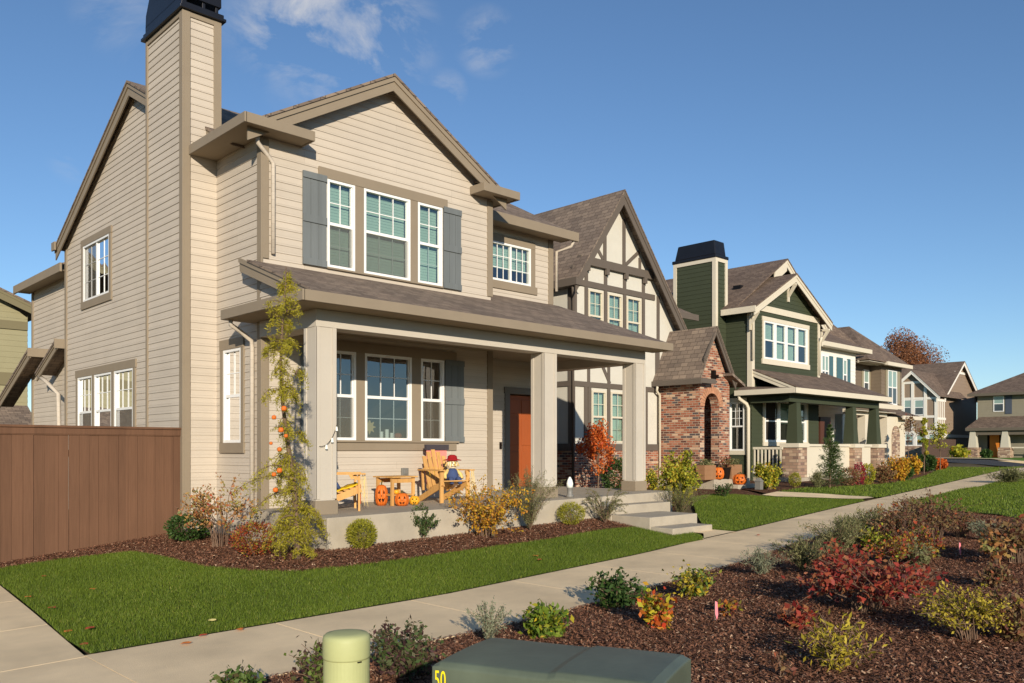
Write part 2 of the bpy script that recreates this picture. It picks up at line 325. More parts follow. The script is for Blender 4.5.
# ------------------------------------------------------------------ object helpers
def tag(o, label=None, cat=None, group=None, kind=None):
    if label: o['label'] = label
    if cat: o['category'] = cat
    if group: o['group'] = group
    if kind: o['kind'] = kind
    return o
def thing(name, label, cat, loc=(0, 0, 0), rz=0.0, group=None):
    o = bpy.data.objects.new(name, None); COL.objects.link(o); o.location = loc; o.rotation_euler = (0, 0, rz)
    o.empty_display_size = .2
    return tag(o, label, cat, group)
def base_of(parent):
    p, v = parent, Vector((0, 0, 0))
    while p is not None:
        v += p.location; p = p.parent
    return v
class MB:
    """collects faces in the coordinates of the world (or of the root, when local=True)"""
    def __init__(s): s.v = []; s.f = []
    def add(s, vs, fs):
        k = len(s.v); s.v += [tuple(map(float, a)) for a in vs]; s.f += [tuple(i + k for i in f) for f in fs]; return s
    def box(s, x0, x1, y0, y1, z0, z1):
        return s.add([(x0, y0, z0), (x1, y0, z0), (x1, y1, z0), (x0, y1, z0), (x0, y0, z1), (x1, y0, z1), (x1, y1, z1), (x0, y1, z1)],
                     [(0, 3, 2, 1), (4, 5, 6, 7), (0, 1, 5, 4), (1, 2, 6, 5), (2, 3, 7, 6), (3, 0, 4, 7)])
    def hexa(s, b, t):
        return s.add(list(b) + list(t), [(3, 2, 1, 0), (4, 5, 6, 7), (0, 1, 5, 4), (1, 2, 6, 5), (2, 3, 7, 6), (3, 0, 4, 7)])
    def bar(s, p, q, w, h, up=(0, 0, 1)):
        p, q = Vector(p), Vector(q); d = (q - p).normalized(); u = Vector(up)
        if abs(d.dot(u)) > .98: u = Vector((0, 1, 0))
        a = d.cross(u).normalized() * (w / 2); b = a.cross(d).normalized() * (h / 2)
        return s.hexa([p - a - b, p + a - b, p + a + b, p - a + b], [q - a - b, q + a - b, q + a + b, q - a + b])
    def slab(s, top, th):
        """top: polygon of 3D points; extruded straight down by th"""
        n = len(top); bot = [(a[0], a[1], a[2] - th) for a in top]
        return s.add(list(top) + bot, [tuple(range(n)), tuple(range(2 * n - 1, n - 1, -1))] + [(i, i + n, (i + 1) % n + n, (i + 1) % n) for i in range(n)])
    def prism(s, poly, d):
        """poly 3D points extruded by vector d"""
        n = len(poly); b = [(a[0] + d[0], a[1] + d[1], a[2] + d[2]) for a in poly]
        return s.add(list(poly) + b, [tuple(range(n)), tuple(range(2 * n - 1, n - 1, -1))] + [(i, i + n, (i + 1) % n + n, (i + 1) % n) for i in range(n)])
    def tube(s, pts, rad, seg=8, cap=True):
        pts = [Vector(p) for p in pts]
        if not hasattr(rad, '__len__'): rad = [rad] * len(pts)
        k = len(s.v); ref = Vector((0.31, .2, .93)).normalized()
        for i, p in enumerate(pts):
            d = (pts[min(i + 1, len(pts) - 1)] - pts[max(i - 1, 0)]).normalized()
            a = d.cross(ref if abs(d.dot(ref)) < .95 else Vector((1, 0, 0))).normalized(); b = d.cross(a)
            for j in range(seg):
                t = 2 * math.pi * j / seg
                s.v.append(tuple(p + (a * math.cos(t) + b * math.sin(t)) * rad[i]))
        for i in range(len(pts) - 1):
            for j in range(seg):
                s.f.append((k + i * seg + j, k + i * seg + (j + 1) % seg, k + (i + 1) * seg + (j + 1) % seg, k + (i + 1) * seg + j))
        if cap:
            s.f.append(tuple(k + j for j in range(seg))[::-1]); s.f.append(tuple(k + (len(pts) - 1) * seg + j for j in range(seg)))
        return s
    def lathe(s, prof, c, seg=24, lobes=0, depth=0.0):
        k = len(s.v)
        for r, z in prof:
            for j in range(seg):
                t = 2 * math.pi * j / seg; rr = r * (1 - depth * (1 - abs(math.cos(lobes * t / 2)))) if lobes else r
                s.v.append((c[0] + rr * math.cos(t), c[1] + rr * math.sin(t), c[2] + z))
        for i in range(len(prof) - 1):
            for j in range(seg):
                s.f.append((k + i * seg + j, k + i * seg + (j + 1) % seg, k + (i + 1) * seg + (j + 1) % seg, k + (i + 1) * seg + j))
        s.f.append(tuple(k + j for j in range(seg))[::-1]); s.f.append(tuple(k + (len(prof) - 1) * seg + j for j in range(seg)))
        return s
    def split(s, name, m, parent=None, label=None, tol=.025, bevel=0.0):
        """one object for each piece that stands apart from the others"""
        par = list(range(len(s.v)))
        def find(a):
            while par[a] != a: par[a] = par[par[a]]; a = par[a]
            return a
        for f in s.f:
            for a in f[1:]: par[find(a)] = find(f[0])
        isl = {}
        for i in range(len(s.v)): isl.setdefault(find(i), []).append(i)
        keys = list(isl); V = np.array(s.v)
        bb = [(V[isl[k]].min(0) - tol / 2, V[isl[k]].max(0) + tol / 2) for k in keys]
        q = list(range(len(keys)))
        def fq(a):
            while q[a] != a: a = q[a]
            return a
        for i in range(len(keys)):
            for j in range(i):
                if (bb[i][0] <= bb[j][1]).all() and (bb[j][0] <= bb[i][1]).all(): q[fq(i)] = fq(j)
        groups = {}
        for i, k in enumerate(keys): groups.setdefault(fq(i), set()).update(isl[k])
        out = []
        for g in groups.values():
            idx = {old: n for n, old in enumerate(sorted(g))}; mb = MB(); mb.v = [s.v[k] for k in sorted(g)]
            mb.f = [tuple(idx[a] for a in f) for f in s.f if f[0] in idx]
            out.append(mb.build(name, m, parent, label, bevel=bevel))
        return out
    def build(s, name, m, parent=None, label=None, local=False, smooth=False, bevel=0.0, fix=True):
        me = bpy.data.meshes.new(name)
        off = Vector((0, 0, 0)) if local else base_of(parent)
        me.from_pydata([(a[0] - off.x, a[1] - off.y, a[2] - off.z) for a in s.v], [], s.f)
        if fix:
            b = bmesh.new(); b.from_mesh(me); bmesh.ops.recalc_face_normals(b, faces=b.faces); b.to_mesh(me); b.free()
        if smooth:
            me.polygons.foreach_set('use_smooth', [True] * len(me.polygons))
        me.materials.append(m); me.update()
        o = bpy.data.objects.new(name, me); COL.objects.link(o); o.parent = parent
        if label: o['label'] = label
        if bevel:
            bv = o.modifiers.new('bevel', 'BEVEL'); bv.width = bevel; bv.segments = 2; bv.limit_method = 'ANGLE'
        return o

def mesh_np(name, verts, faces, rnd, m, parent=None, smooth=False):
    """verts (N,3), faces (M,k), rnd (M,) one value per face"""
    me = bpy.data.meshes.new(name); off = base_of(parent)
    verts = np.asarray(verts, dtype=np.float32) - np.array([off.x, off.y, off.z], dtype=np.float32)
    faces = np.asarray(faces, dtype=np.int32); k = faces.shape[1]
    me.vertices.add(len(verts)); me.vertices.foreach_set('co', verts.ravel())
    me.loops.add(faces.size); me.loops.foreach_set('vertex_index', faces.ravel())
    me.polygons.add(len(faces)); me.polygons.foreach_set('loop_start', np.arange(0, faces.size, k, dtype=np.int32)); me.polygons.foreach_set('loop_total', np.full(len(faces), k, dtype=np.int32))
    me.update(calc_edges=True)
    at = me.attributes.new('rnd', 'FLOAT', 'FACE'); at.data.foreach_set('value', np.asarray(rnd, dtype=np.float32))
    me.materials.append(m)
    o = bpy.data.objects.new(name, me); COL.objects.link(o); o.parent = parent
    return o
def leaf_quads(c, d, L, W, droop=0.0):
    """c centres (N,3); d directions (N,3); L, W arrays -> verts (4N,3), faces (N,4): diamond leaves, slightly folded"""
    N = len(c); d = d / (np.linalg.norm(d, axis=1, keepdims=True) + 1e-9)
    r = rng.normal(size=(N, 3)); s = np.cross(d, r); s /= (np.linalg.norm(s, axis=1, keepdims=True) + 1e-9); n = np.cross(s, d)
    L = np.broadcast_to(L, (N,))[:, None]; W = np.broadcast_to(W, (N,))[:, None]
    v = np.empty((N, 4, 3)); v[:, 0] = c - d * L * .5; v[:, 1] = c + s * W * .5 + n * W * .15; v[:, 2] = c + d * L * .5 - n * L * droop; v[:, 3] = c - s * W * .5 + n * W * .15
    return v.reshape(-1, 3), np.arange(4 * N).reshape(N, 4)

# lap siding: each course is a slanted board with its own shadow edge; openings are left out
def siding(mb, org, u, n, prof, holes=(), expo=.125, lap=.0115, zstart=None):
    """prof: [(z, a_left, a_right)...] rising z; org 3D point with a=0; holes: (a0,a1,z0,z1)"""
    u, n, org = Vector(u), Vector(n), Vector(org)
    zs0, zs1 = prof[0][0], prof[-1][0]
    pz = [p[0] for p in prof]; pl = [p[1] for p in prof]; pr = [p[2] for p in prof]
    z_ref = zs0 if zstart is None else zstart
    cuts = set([zs0, zs1]) | set(pz)
    k = math.floor((zs0 - z_ref) / expo) + 1
    while z_ref + k * expo < zs1: cuts.add(z_ref + k * expo); k += 1
    for h in holes:
        for z in (h[2], h[3]):
            if zs0 < z < zs1: cuts.add(z)
    cuts = sorted(cuts); cc = [cuts[0]]
    for z in cuts[1:]:
        if z - cc[-1] > 1e-5: cc.append(z)
    def P(a, z, off): return org + u * a + Vector((0, 0, z)) + n * off
    org = Vector((org.x, org.y, 0))
    for z0, z1 in zip(cc[:-1], cc[1:]):
        zc = z_ref + math.floor((z0 + z1) / 2 / expo - z_ref / expo) * expo
        o0 = lap * (1 - (z0 - zc) / expo); o1 = lap * (1 - (z1 - zc) / expo)
        l0, r0, l1, r1 = np.interp(z0, pz, pl), np.interp(z0, pz, pr), np.interp(z1, pz, pl), np.interp(z1, pz, pr)
        hs = sorted([(h[0], h[1]) for h in holes if h[2] < (z0 + z1) / 2 < h[3]])
        segs = []; la, lb = l0, l1
        for h in hs:
            if h[0] > la: segs.append((la, h[0], lb, h[0]))
            la = lb = h[1]
        segs.append((la, r0, lb, r1))
        for a0, b0, a1, b1 in segs:
            if b0 - a0 < 1e-4 and b1 - a1 < 1e-4: continue
            mb.add([P(a0, z0, o0), P(b0, z0, o0), P(b1, z1, o1), P(a1, z1, o1)], [(0, 1, 2, 3)])
            if abs(z0 - zc) < 1e-6: mb.add([P(a0, z0, 0), P(b0, z0, 0), P(b0, z0, o0), P(a0, z0, o0)], [(0, 1, 2, 3)])
def flatwall(mb, org, u, n, prof, holes=()):
    siding(mb, org, u, n, prof, holes, expo=50, lap=0.0)

class Wall:
    """a wall plane: a runs along u, z up, off outwards"""
    def __init__(s, org, u, n): s.o = Vector((org[0], org[1], 0)); s.u = Vector(u); s.n = Vector(n)
    def P(s, a, z, off=0): return s.o + s.u * a + Vector((0, 0, z)) + s.n * off
    def box(s, mb, a0, a1, z0, z1, f0, f1):
        b = [s.P(a0, z0, f0), s.P(a1, z0, f0), s.P(a1, z0, f1), s.P(a0, z0, f1)]; t = [s.P(a0, z1, f0), s.P(a1, z1, f0), s.P(a1, z1, f1), s.P(a0, z1, f1)]
        return mb.hexa(b, t)
    def strip(s, mb, p, q, w, f0, f1):
        """board between two (a,z) points"""
        p, q = Vector((p[0], p[1])), Vector((q[0], q[1])); d = (q - p).normalized(); m = Vector((-d.y, d.x)) * (w / 2)
        c = [p - m, q - m, q + m, p + m]
        return mb.hexa([s.P(x.x, x.y, f0) for x in c], [s.P(x.x, x.y, f1) for x in c])
    def poly(s, mb, pts, f0, f1):
        d = s.n * (f1 - f0); return mb.prism([s.P(a, z, f0) for a, z in pts], d)
def FRONT(Y): return Wall((0, Y), (1, 0, 0), (0, -1, 0))      # a = X
def LEFT(X): return Wall((X, 0), (0, 1, 0), (-1, 0, 0))        # a = Y

def window(parent, W, a0, a1, z0, z1, cols=2, rows=2, hung=True, blind=None, glass=None, frame=WHITE, fw=.045, grid_low=True, screen=False, room=True, depth=.05, mun=.015, label=None, lows=None):
    """vinyl window in an opening: window > sash, pane, blind, room"""
    glass = glass or GLASS
    f = MB()
    W.box(f, a0, a0 + fw, z0, z1, -depth, .03); W.box(f, a1 - fw, a1, z0, z1, -depth, .03)
    W.box(f, a0 + fw, a1 - fw, z0, z0 + fw, -depth, .028); W.box(f, a0 + fw, a1 - fw, z1 - fw, z1, -depth, .028)
    fo = f.build('window', frame, parent, label)
    i0, i1, j0, j1 = a0 + fw, a1 - fw, z0 + fw, z1 - fw
    sb = MB(); zm = (j0 + j1) / 2
    def grid(c0, c1, d0, d1, nc, nr, o):
        for k in range(1, nc):
            a = c0 + (c1 - c0) * k / nc; W.box(sb, a - mun / 2, a + mun / 2, d0, d1, o - .006, o + .004)
        for k in range(1, nr):
            z = d0 + (d1 - d0) * k / nr; W.box(sb, c0, c1, z - mun / 2, z + mun / 2, o - .005, o + .003)
    if hung:
        W.box(sb, i0, i1, zm - .025, zm + .025, -.045, .012)
        W.box(sb, i0, i0 + .02, j0, j1, -.045, .002); W.box(sb, i1 - .02, i1, j0, j1, -.045, .002)
        grid(i0 + .02, i1 - .02, zm + .025, j1, cols, rows, -.012)
        if grid_low: grid(i0 + .02, i1 - .02, j0, zm - .025, cols, rows if lows is None else lows, -.03)
    else:
        am = (i0 + i1) / 2
        W.box(sb, am - .025, am + .025, j0, j1, -.045, .012)
        grid(i0, am - .025, j0, j1, cols, rows, -.014); grid(am + .025, i1, j0, j1, cols, rows, -.014)
    sb.build('sash', frame, fo)
    g = MB(); g.add([W.P(i0, j0, -.02), W.P(i1, j0, -.02), W.P(i1, j1, -.02), W.P(i0, j1, -.02)], [(0, 1, 2, 3)])
    g.build('pane', glass, fo, fix=False)
    if screen:
        g = MB(); q = (i0, i1, j0, zm) if hung else ((i0 + i1) / 2, i1, j0, j1)
        g.add([W.P(q[0], q[2], .006), W.P(q[1], q[2], .006), W.P(q[1], q[3], .006), W.P(q[0], q[3], .006)], [(0, 1, 2, 3)]); g.build('screen', SCREEN, fo, fix=False)
    if blind is not None:
        zb = j1 - (j1 - j0) * blind; b = MB(); nsl = max(2, int((j1 - zb) / .05)); h = (j1 - zb) / nsl
        for k in range(nsl):
            z = zb + k * h
            b.add([W.P(i0, z, -.1), W.P(i1, z, -.1), W.P(i1, z + h, -.106), W.P(i0, z + h, -.106)], [(0, 1, 2, 3)])
        b.build('blind', BLIND, fo, fix=False)
    if room:
        r = MB(); d = 1.6; q = [(i0 - .3, j0 - .3), (i1 + .3, j0 - .3), (i1 + .3, j1 + .2), (i0 - .3, j1 + .2)]
        r.add([W.P(a, z, -.16) for a, z in q] + [W.P(a, z, -d) for a, z in q], [(4, 5, 6, 7), (0, 1, 5, 4), (1, 2, 6, 5), (2, 3, 7, 6), (3, 0, 4, 7)])
        r.build('room', ROOM, fo, fix=False)
    return fo
def far_window(parent, W, a0, a1, z0, z1, cols=1, glass=None, frame=WHITE, fw=.06, label=None):
    f = MB()
    W.box(f, a0, a0 + fw, z0, z1, -.02, .05); W.box(f, a1 - fw, a1, z0, z1, -.02, .05)
    W.box(f, a0 + fw, a1 - fw, z0, z0 + fw, -.02, .048); W.box(f, a0 + fw, a1 - fw, z1 - fw, z1, -.02, .048)
    zm = (z0 + z1) / 2; W.box(f, a0 + fw, a1 - fw, zm - .03, zm + .03, -.02, .045)
    for k in range(1, cols):
        a = a0 + (a1 - a0) * k / cols; W.box(f, a - .03, a + .03, z0 + fw, z1 - fw, -.02, .046)
    fo = f.build('window', frame, parent, label)
    g = MB(); W.box(g, a0 + fw / 2, a1 - fw / 2, z0 + fw / 2, z1 - fw / 2, -.02, .022); g.build('pane', glass or FARGL, fo)
    b = MB(); W.box(b, a0 + fw / 2, a1 - fw / 2, zm, z1 - fw / 2, .0, .026); b.build('blind', FARBL, fo)
    return fo
FARGL = mat('dark_reflective_glass', srgb(62, 72, 78), .08, .9)
FARBL = mat('blind_behind_glass', srgb(136, 160, 152), .12, .9)

def roofpart(parent, pts_list, th=.1, m=None, name='roof', label=None):
    b = MB(); th = th * .5
    for p in pts_list: b.slab(p, th)
    return b.split(name, m or ROOF, parent, label)
def downspout(parent, pts, m, r=.035, name='downspout'):
    b = MB(); b.tube(pts, r, 8); return b.build(name, m, parent, smooth=True)
def shutter(parent, W, a0, a1, z0, z1, m, battens=(0.03, .5, .97)):
    b = MB(); n = 3; w = (a1 - a0) / n
    for k in range(n): W.box(b, a0 + k * w + .003, a0 + (k + 1) * w - .003, z0, z1, .016, .04)
    for t in battens:
        z = z0 + (z1 - z0) * t; W.box(b, a0, a1, max(z0, z - .06), min(z1, z + .06), .04, .06)
    return b.build('shutter', m, parent)

# ------------------------------------------------------------------ the ground
def inside(px, py, poly):
    c = np.zeros(len(px), bool); n = len(poly)
    for i in range(n):
        x0, y0 = poly[i]; x1, y1 = poly[(i + 1) % n]
        k = ((y0 > py) != (y1 > py)) & (px < (x1 - x0) * (py - y0) / (y1 - y0 + 1e-12) + x0)
        c ^= k
    return c
def region(name, poly, dz, m, step=.4, kind='structure', zf=None):
    zf = zf or (lambda x, y: float(G(x, y)))
    # densify the outline
    out = []
    for i in range(len(poly)):
        a, b = Vector(poly[i]), Vector(poly[(i + 1) % len(poly)]); k = max(1, int((b - a).length / step))
        out += [a + (b - a) * j / k for j in range(k)]
    xs = [p.x for p in out]; ys = [p.y for p in out]
    gx, gy = np.meshgrid(np.arange(min(xs), max(xs), step), np.arange(min(ys), max(ys), step)); gx, gy = gx.ravel(), gy.ravel()
    k = inside(gx, gy, [(p.x, p.y) for p in out])
    pts = out + [Vector((a, b)) for a, b in zip(gx[k], gy[k])]
    n = len(out)
    r = delaunay_2d_cdt(pts, [], [list(range(n))], 1, 1e-4)
    v = [(p.x, p.y, zf(p.x, p.y) + dz) for p in r[0]]
    me = bpy.data.meshes.new(name); me.from_pydata(v, [], r[2]); me.materials.append(m); me.update()
    b = bmesh.new(); b.from_mesh(me)
    bmesh.ops.recalc_face_normals(b, faces=b.faces)
    if sum(f.normal.z for f in b.faces) < 0: bmesh.ops.reverse_faces(b, faces=b.faces)
    b.to_mesh(me); b.free()
    me.polygons.foreach_set('use_smooth', [True] * len(me.polygons))
    o = bpy.data.objects.new(name, me); COL.objects.link(o)
    return tag(o, kind=kind)

# one ground sheet out to the horizon
xs = np.concatenate([np.linspace(-1500, -60, 12), np.arange(-50, 110, 1.0), np.linspace(115, 2000, 16)])
ys = np.concatenate([np.linspace(-1500, -40, 10), np.arange(-30, 60, 1.0), np.linspace(65, 2000, 16)])
gx, gy = np.meshgrid(xs, ys); gz = G(gx, gy) - .05
vv = np.stack([gx.ravel(), gy.ravel(), gz.ravel()], 1); W_ = len(xs)
ii = np.array([(r * W_ + c, r * W_ + c + 1, (r + 1) * W_ + c + 1, (r + 1) * W_ + c) for r in range(len(ys) - 1) for c in range(W_ - 1)])
gr = mesh_np('ground', vv, ii, np.zeros(len(ii)), DIRT); tag(gr, kind='structure')

def ysw(x): return float(np.interp(x, _sx, _sy))
# pavement of separate concrete slabs along the street
def walk_slabs(name, A, B, joints, gap=.005, top=.0, th=.1, m=None):
    """A, B: functions t-> (x,y) on the two edges; joints: list of t"""
    b = MB()
    for t0, t1 in zip(joints[:-1], joints[1:]):
        sub = 3; ts = [t0 + gap + (t1 - t0 - 2 * gap) * k / sub for k in range(sub + 1)]
        for u0, u1 in zip(ts[:-1], ts[1:]):
            q = [A(u0), A(u1), B(u1), B(u0)]
            b.slab([(x, y, float(G(x, min(y, ysw(x)))) + top if name == 'pavement' else float(G(x, y)) + top) for x, y in q], th)
    o = b.build(name, m or CONC); return tag(o, kind='structure')
swA = lambda x: (x, ysw(x))
def _w(x): return float(np.interp(x, [2, 6, 13, 28, 45], [1.72, 1.62, 1.45, 1.35, 1.4]))
swB = lambda x: (x, ysw(x) - _w(x))
jt = [2.312] + list(np.arange(4.0, 62, 1.55))
walk_slabs('pavement', swA, swB, jt)
# side pavement that runs back beside the corner lot
sdE = lambda y: (float(2.31 + .088 * max(0.0, y - 7.45)), y)
sdW = lambda y: (sdE(y)[0] - 2.3, y)
walk_slabs('side_pavement', sdE, sdW, [-1.5, 0, 1.5, 3.0, 4.5, 5.75, 7.45, 9.0, 10.6, 12.2, 13.8, 15.4, 17, 20, 24], gap=.005)

# mulch beds
m_edge = [onG(*p) for p in [(0, 569), (60, 560), (132, 552), (158, 556), (205, 567.5), (250, 571.5), (300, 572), (350, 567), (410, 559), (480, 549), (550, 539.5), (603, 530), (634, 527.5), (662, 529)]]
bed1 = [(-2, 12.75)] + m_edge + [(11.65, 8.35), (11.8, 8.3), (11.8, 10.2), (6, 10.2), (6, 14.3), (-2, 14.3)]
SOILZ = .0
region('mulch_bed', bed1, -.01, SOIL, .3)
fore_bed = [(x, ysw(x) - _w(x) - .01) for x in [2.5, 3, 4, 5, 6, 7, 8, 9, 10, 11, 12, 13, 14, 15.5, 17, 18.5]]
fore_far = onG(1000, 505)
fore_bed += [onG(925, 508), onG(960, 512), onG(1030, 520), (16, 1.5), (9, -1), (2.5, -1)]
region('mulch_bed.001', fore_bed, -.01, SOIL, .3)
bed2 = [onG(672, 503), onG(712, 494), onG(776, 497), onG(777, 491), onG(800, 488), onG(840, 487), onG(868, 484), onG(900, 482)] + [(22.2, 14.6), (12.4, 14.9), (12.6, 10)]
bed3 = [onG(776, 497), onG(777, 491), onG(800, 488), onG(840, 487), onG(880, 484.5), onG(912, 480), onG(940, 473), (38, 17), (25.6, 15.5), (22.3, 14)]
region('mulch_bed.002', [onG(690, 497.5), onG(713, 494), onG(745, 495), onG(764, 496), (22.3, 14), (21, 15), (14.2, 15), (14.2, 10), (13.2, 9.9), (13.2, 9.4)], -.01, SOIL, .4)
region('mulch_bed.003', bed3, -.012, SOIL, .5)

# lawns: soil sheet and mown blades
lawn1 = m_edge + [onG(690, 532), onG(701, 536), onG(704, 539.5)] + [(x, ysw(x) + .015) for x in (11, 10, 9, 8, 7, 6, 5, 4, 3.2, 2.36)] + [(2.38, 8.2), (2.46, 9), (2.64, 11), (2.76, 12.5)]
lawn2 = [onG(697, 516), onG(690, 498), onG(713, 494.5), onG(745, 495.5), onG(776, 497.3), onG(820, 498.6), onG(862, 499.8)] + [(x, ysw(x) + .02) for x in (21.5, 20, 18, 16, 14.5, 13.3)] + [onG(722, 531), onG(706, 530)]
lawn3 = [onG(778, 492), onG(800, 488.5), onG(840, 487), onG(880, 484.5), onG(912, 480), onG(925, 476), onG(945, 467.5), onG(1000, 467.5), onG(1030, 466.5)] + [(x, ysw(x) + .02) for x in (46, 40, 34, 30, 26, 23.3)] + [onG(868, 497.6), onG(830, 495.2)]
lawn4 = [onG(925, 509), onG(905, 502), onG(930, 497), onG(962, 489)] + [(x, ysw(x) - _w(x) - .02) for x in (30, 34, 38, 44, 50)] + [onG(1030, 474), (40, 5), (22, 2.0), (15, 3.0), onG(1000, 515), onG(960, 512)]
lawns = [(lawn1, 7000, .038, .0055), (lawn2, 2800, .042, .009), (lawn3, 500, .06, .02), (lawn4, 500, .06, .018)]
def poly_area(p): return abs(sum(p[i][0] * p[(i + 1) % len(p)][1] - p[(i + 1) % len(p)][0] * p[i][1] for i in range(len(p)))) / 2
for i, (poly, dens, bh, bw) in enumerate(lawns):
    region('lawn' if i == 0 else 'lawn.%03d' % i, poly, .004 + .002 * i, TURF, .35)
    xs_ = [p[0] for p in poly]; ys_ = [p[1] for p in poly]
    N = int(min(dens * poly_area(poly), 230000) * (max(xs_) - min(xs_)) * (max(ys_) - min(ys_)) / poly_area(poly))
    px, py = rng.uniform(min(xs_), max(xs_), N), rng.uniform(min(ys_), max(ys_), N)
    k = inside(px, py, poly)
    if i == 3: k &= (dist(px, py) > 12)
    px, py = px[k], py[k]; n = len(px)
    z = G(px, py) + .002; az = rng.uniform(0, 6.283, n); h = bh * rng.uniform(.55, 1.15, n); le = rng.normal(0, .35, (n, 2))
    v = np.empty((n, 3, 3)); sx, sy = np.cos(az) * bw / 2, np.sin(az) * bw / 2
    v[:, 0] = np.stack([px - sx, py - sy, z], 1); v[:, 1] = np.stack([px + sx, py + sy, z], 1)
    v[:, 2] = np.stack([px + le[:, 0] * h, py + le[:, 1] * h, z + h], 1)
    # colour drifts in soft patches
    pat = .5 + .25 * np.sin(px * 1.9 + 1.2 * np.sin(py * 1.3)) * np.cos(py * 2.3 + px * .6)
    rr = np.clip(.34 + .3 * (pat - .5) + rng.normal(0, .16, n) + (rng.random(n) < .03) * .5, 0, 1)
    g = mesh_np('grass' if i == 0 else 'grass.%03d' % i, v.reshape(-1, 3), np.arange(3 * n).reshape(n, 3), rr, GRASSL)
    tag(g, ['mown green grass of the corner lawn in front of the tan house', 'mown green grass between the tan house steps and the brick entry', 'mown green grass before the green and white houses up the street', 'mown green grass on the right beyond the foreground planting bed'][i], 'grass', kind='stuff')

def chips(name, poly, dens, s0, s1, label, near=99):
    xs_ = [p[0] for p in poly]; ys_ = [p[1] for p in poly]; A = (max(xs_) - min(xs_)) * (max(ys_) - min(ys_))
    N = int(dens * A); px, py = rng.uniform(min(xs_), max(xs_), N), rng.uniform(min(ys_), max(ys_), N)
    d = dist(px, py); lat = (px * S_ - py * C_) / np.maximum(d, .1)
    k = inside(px, py, poly) & (d > 2.6) & (d < near) & (np.abs(lat) < .75); px, py = px[k], py[k]; n = len(px)
    L = rng.uniform(s0, s1, n); Wd = L * rng.uniform(.2, .5, n); az = rng.uniform(0, 6.283, n)
    tilt = rng.normal(0, .35, n); d = np.stack([np.cos(az) * np.cos(tilt), np.sin(az) * np.cos(tilt), np.sin(tilt)], 1)
    up = np.stack([rng.normal(0, .35, n), rng.normal(0, .35, n), np.ones(n)], 1)
    s = np.cross(up, d); s /= np.linalg.norm(s, axis=1, keepdims=True)
    c = np.stack([px, py, G(px, py) + rng.uniform(.0, .022, n)], 1)
    v = np.empty((n, 4, 3)); v[:, 0] = c - d * L[:, None] * .5 - s * Wd[:, None] * .35; v[:, 1] = c - d * L[:, None] * .42 + s * Wd[:, None] * .5
    v[:, 2] = c + d * L[:, None] * .5 + s * Wd[:, None] * .3; v[:, 3] = c + d * L[:, None] * .4 - s * Wd[:, None] * .5
    r = np.clip(rng.beta(1.6, 2.2, n) + (rng.random(n) < .05) * .6, 0, 1)
    return tag(mesh_np(name, v.reshape(-1, 3), np.arange(4 * n).reshape(n, 4), r, CHIP), label, 'mulch', kind='stuff')
chips('bark_mulch', bed1, 4200, .012, .045, 'shredded brown bark mulch in the bed along the tan house')
chips('bark_mulch.001', fore_bed, 4600, .010, .038, 'shredded brown bark mulch in the foreground planting bed', near=17)

# walk from the street pavement to the tan house steps, and to the brick entry
def patch(name, pts, top=.012, th=.08, m=CONC):
    b = MB(); b.slab([(x, y, float(G(x, y)) + top) for x, y in pts], th); return tag(b.build(name, m), kind='structure')
region('path', [onG(676, 531), onG(712, 530), onG(736, 532.2), (12.9, ysw(12.9)), (11.85, ysw(11.85)), onG(704, 540), onG(703.5, 534)], .012, CONC, .4)
region('path.001', [onG(762, 495.9), onG(777, 492.6), onG(830, 495.2), onG(868, 497.6), onG(874, 498.6), onG(862, 499.8), onG(820, 498.7), onG(776, 497.4)], .03, CONC, .4)
# cross street at the far end
region('cross_street', [(50.5, 9), (58, 9), (58, 40), (50.5, 40)], .0, ASPH, 2.0)
region('street', [(-60, -12), (60, -12), (60, -4), (-60, -4)], .0, ASPH, 4.0)
region('far_pavement', [(58.2, 9), (60, 9), (60, 40), (58.2, 40)], .06, CONC, 2.0)
region('lawn.004', [(60.1, 5), (79, 5), (79, 34), (60.1, 34)], .02, mat('far_turf', srgb(96, 128, 50), .95, .1, .2, 2), 3.0)
kb = MB()
for y in range(9, 38, 2): kb.box(57.95, 58.12, y, y + 1.98, -.95, -.66)
tag(kb.build('kerb', CONC), kind='structure')

# ------------------------------------------------------------------ the tan house
FLz = lambda x: -.92 + .0125 * (x - 6.2)
H1 = thing('house', 'two storey tan clapboard house with a covered front porch, brown trim and a tall chimney', 'house', (10.2, 17.4, -1.45), group='houses along the street')
XS, YF, YR = 6.36, 12.2, 13.2
wF, wR, wL = FRONT(YF), FRONT(YR), LEFT(XS)
uwin = [(7.51, 8.05, 2), (8.23, 9.22, 3), (9.39, 9.96, 2)]
lwin = [(7.51, 8.07, 2), (8.25, 9.25, 3), (9.46, 10.0, 2)]
UZ0, UZ1, LZ0, LZ1 = 3.03, 4.49, .165, 1.66
holesF = [(a, b, UZ0, UZ1) for a, b, _ in uwin] + [(a, b, LZ0, LZ1) for a, b, _ in lwin]
b = MB()
siding(b, (0, YF), (1, 0, 0), (0, -1, 0), [(-.95, XS, 11.2), (4.97, XS, 11.2), (5.06, XS, 11.2), (6.45, 8.67, 8.73)], holesF, zstart=-1.0)
# right side of the bay and the set-back wall
siding(b, (11.2, 0), (0, -1, 0), (1, 0, 0), [(-.95, -YR, -YF), (5.0, -YR, -YF)], zstart=-1.0)
holesR = [(12.1, 13.3, 3.62, 4.45), (12.62, 13.6, -1, 1.24)]
siding(b, (0, YR), (1, 0, 0), (0, -1, 0), [(-.95, 11.2, 14.0), (4.92, 11.2, 14.0)], holesR, zstart=-1.0)
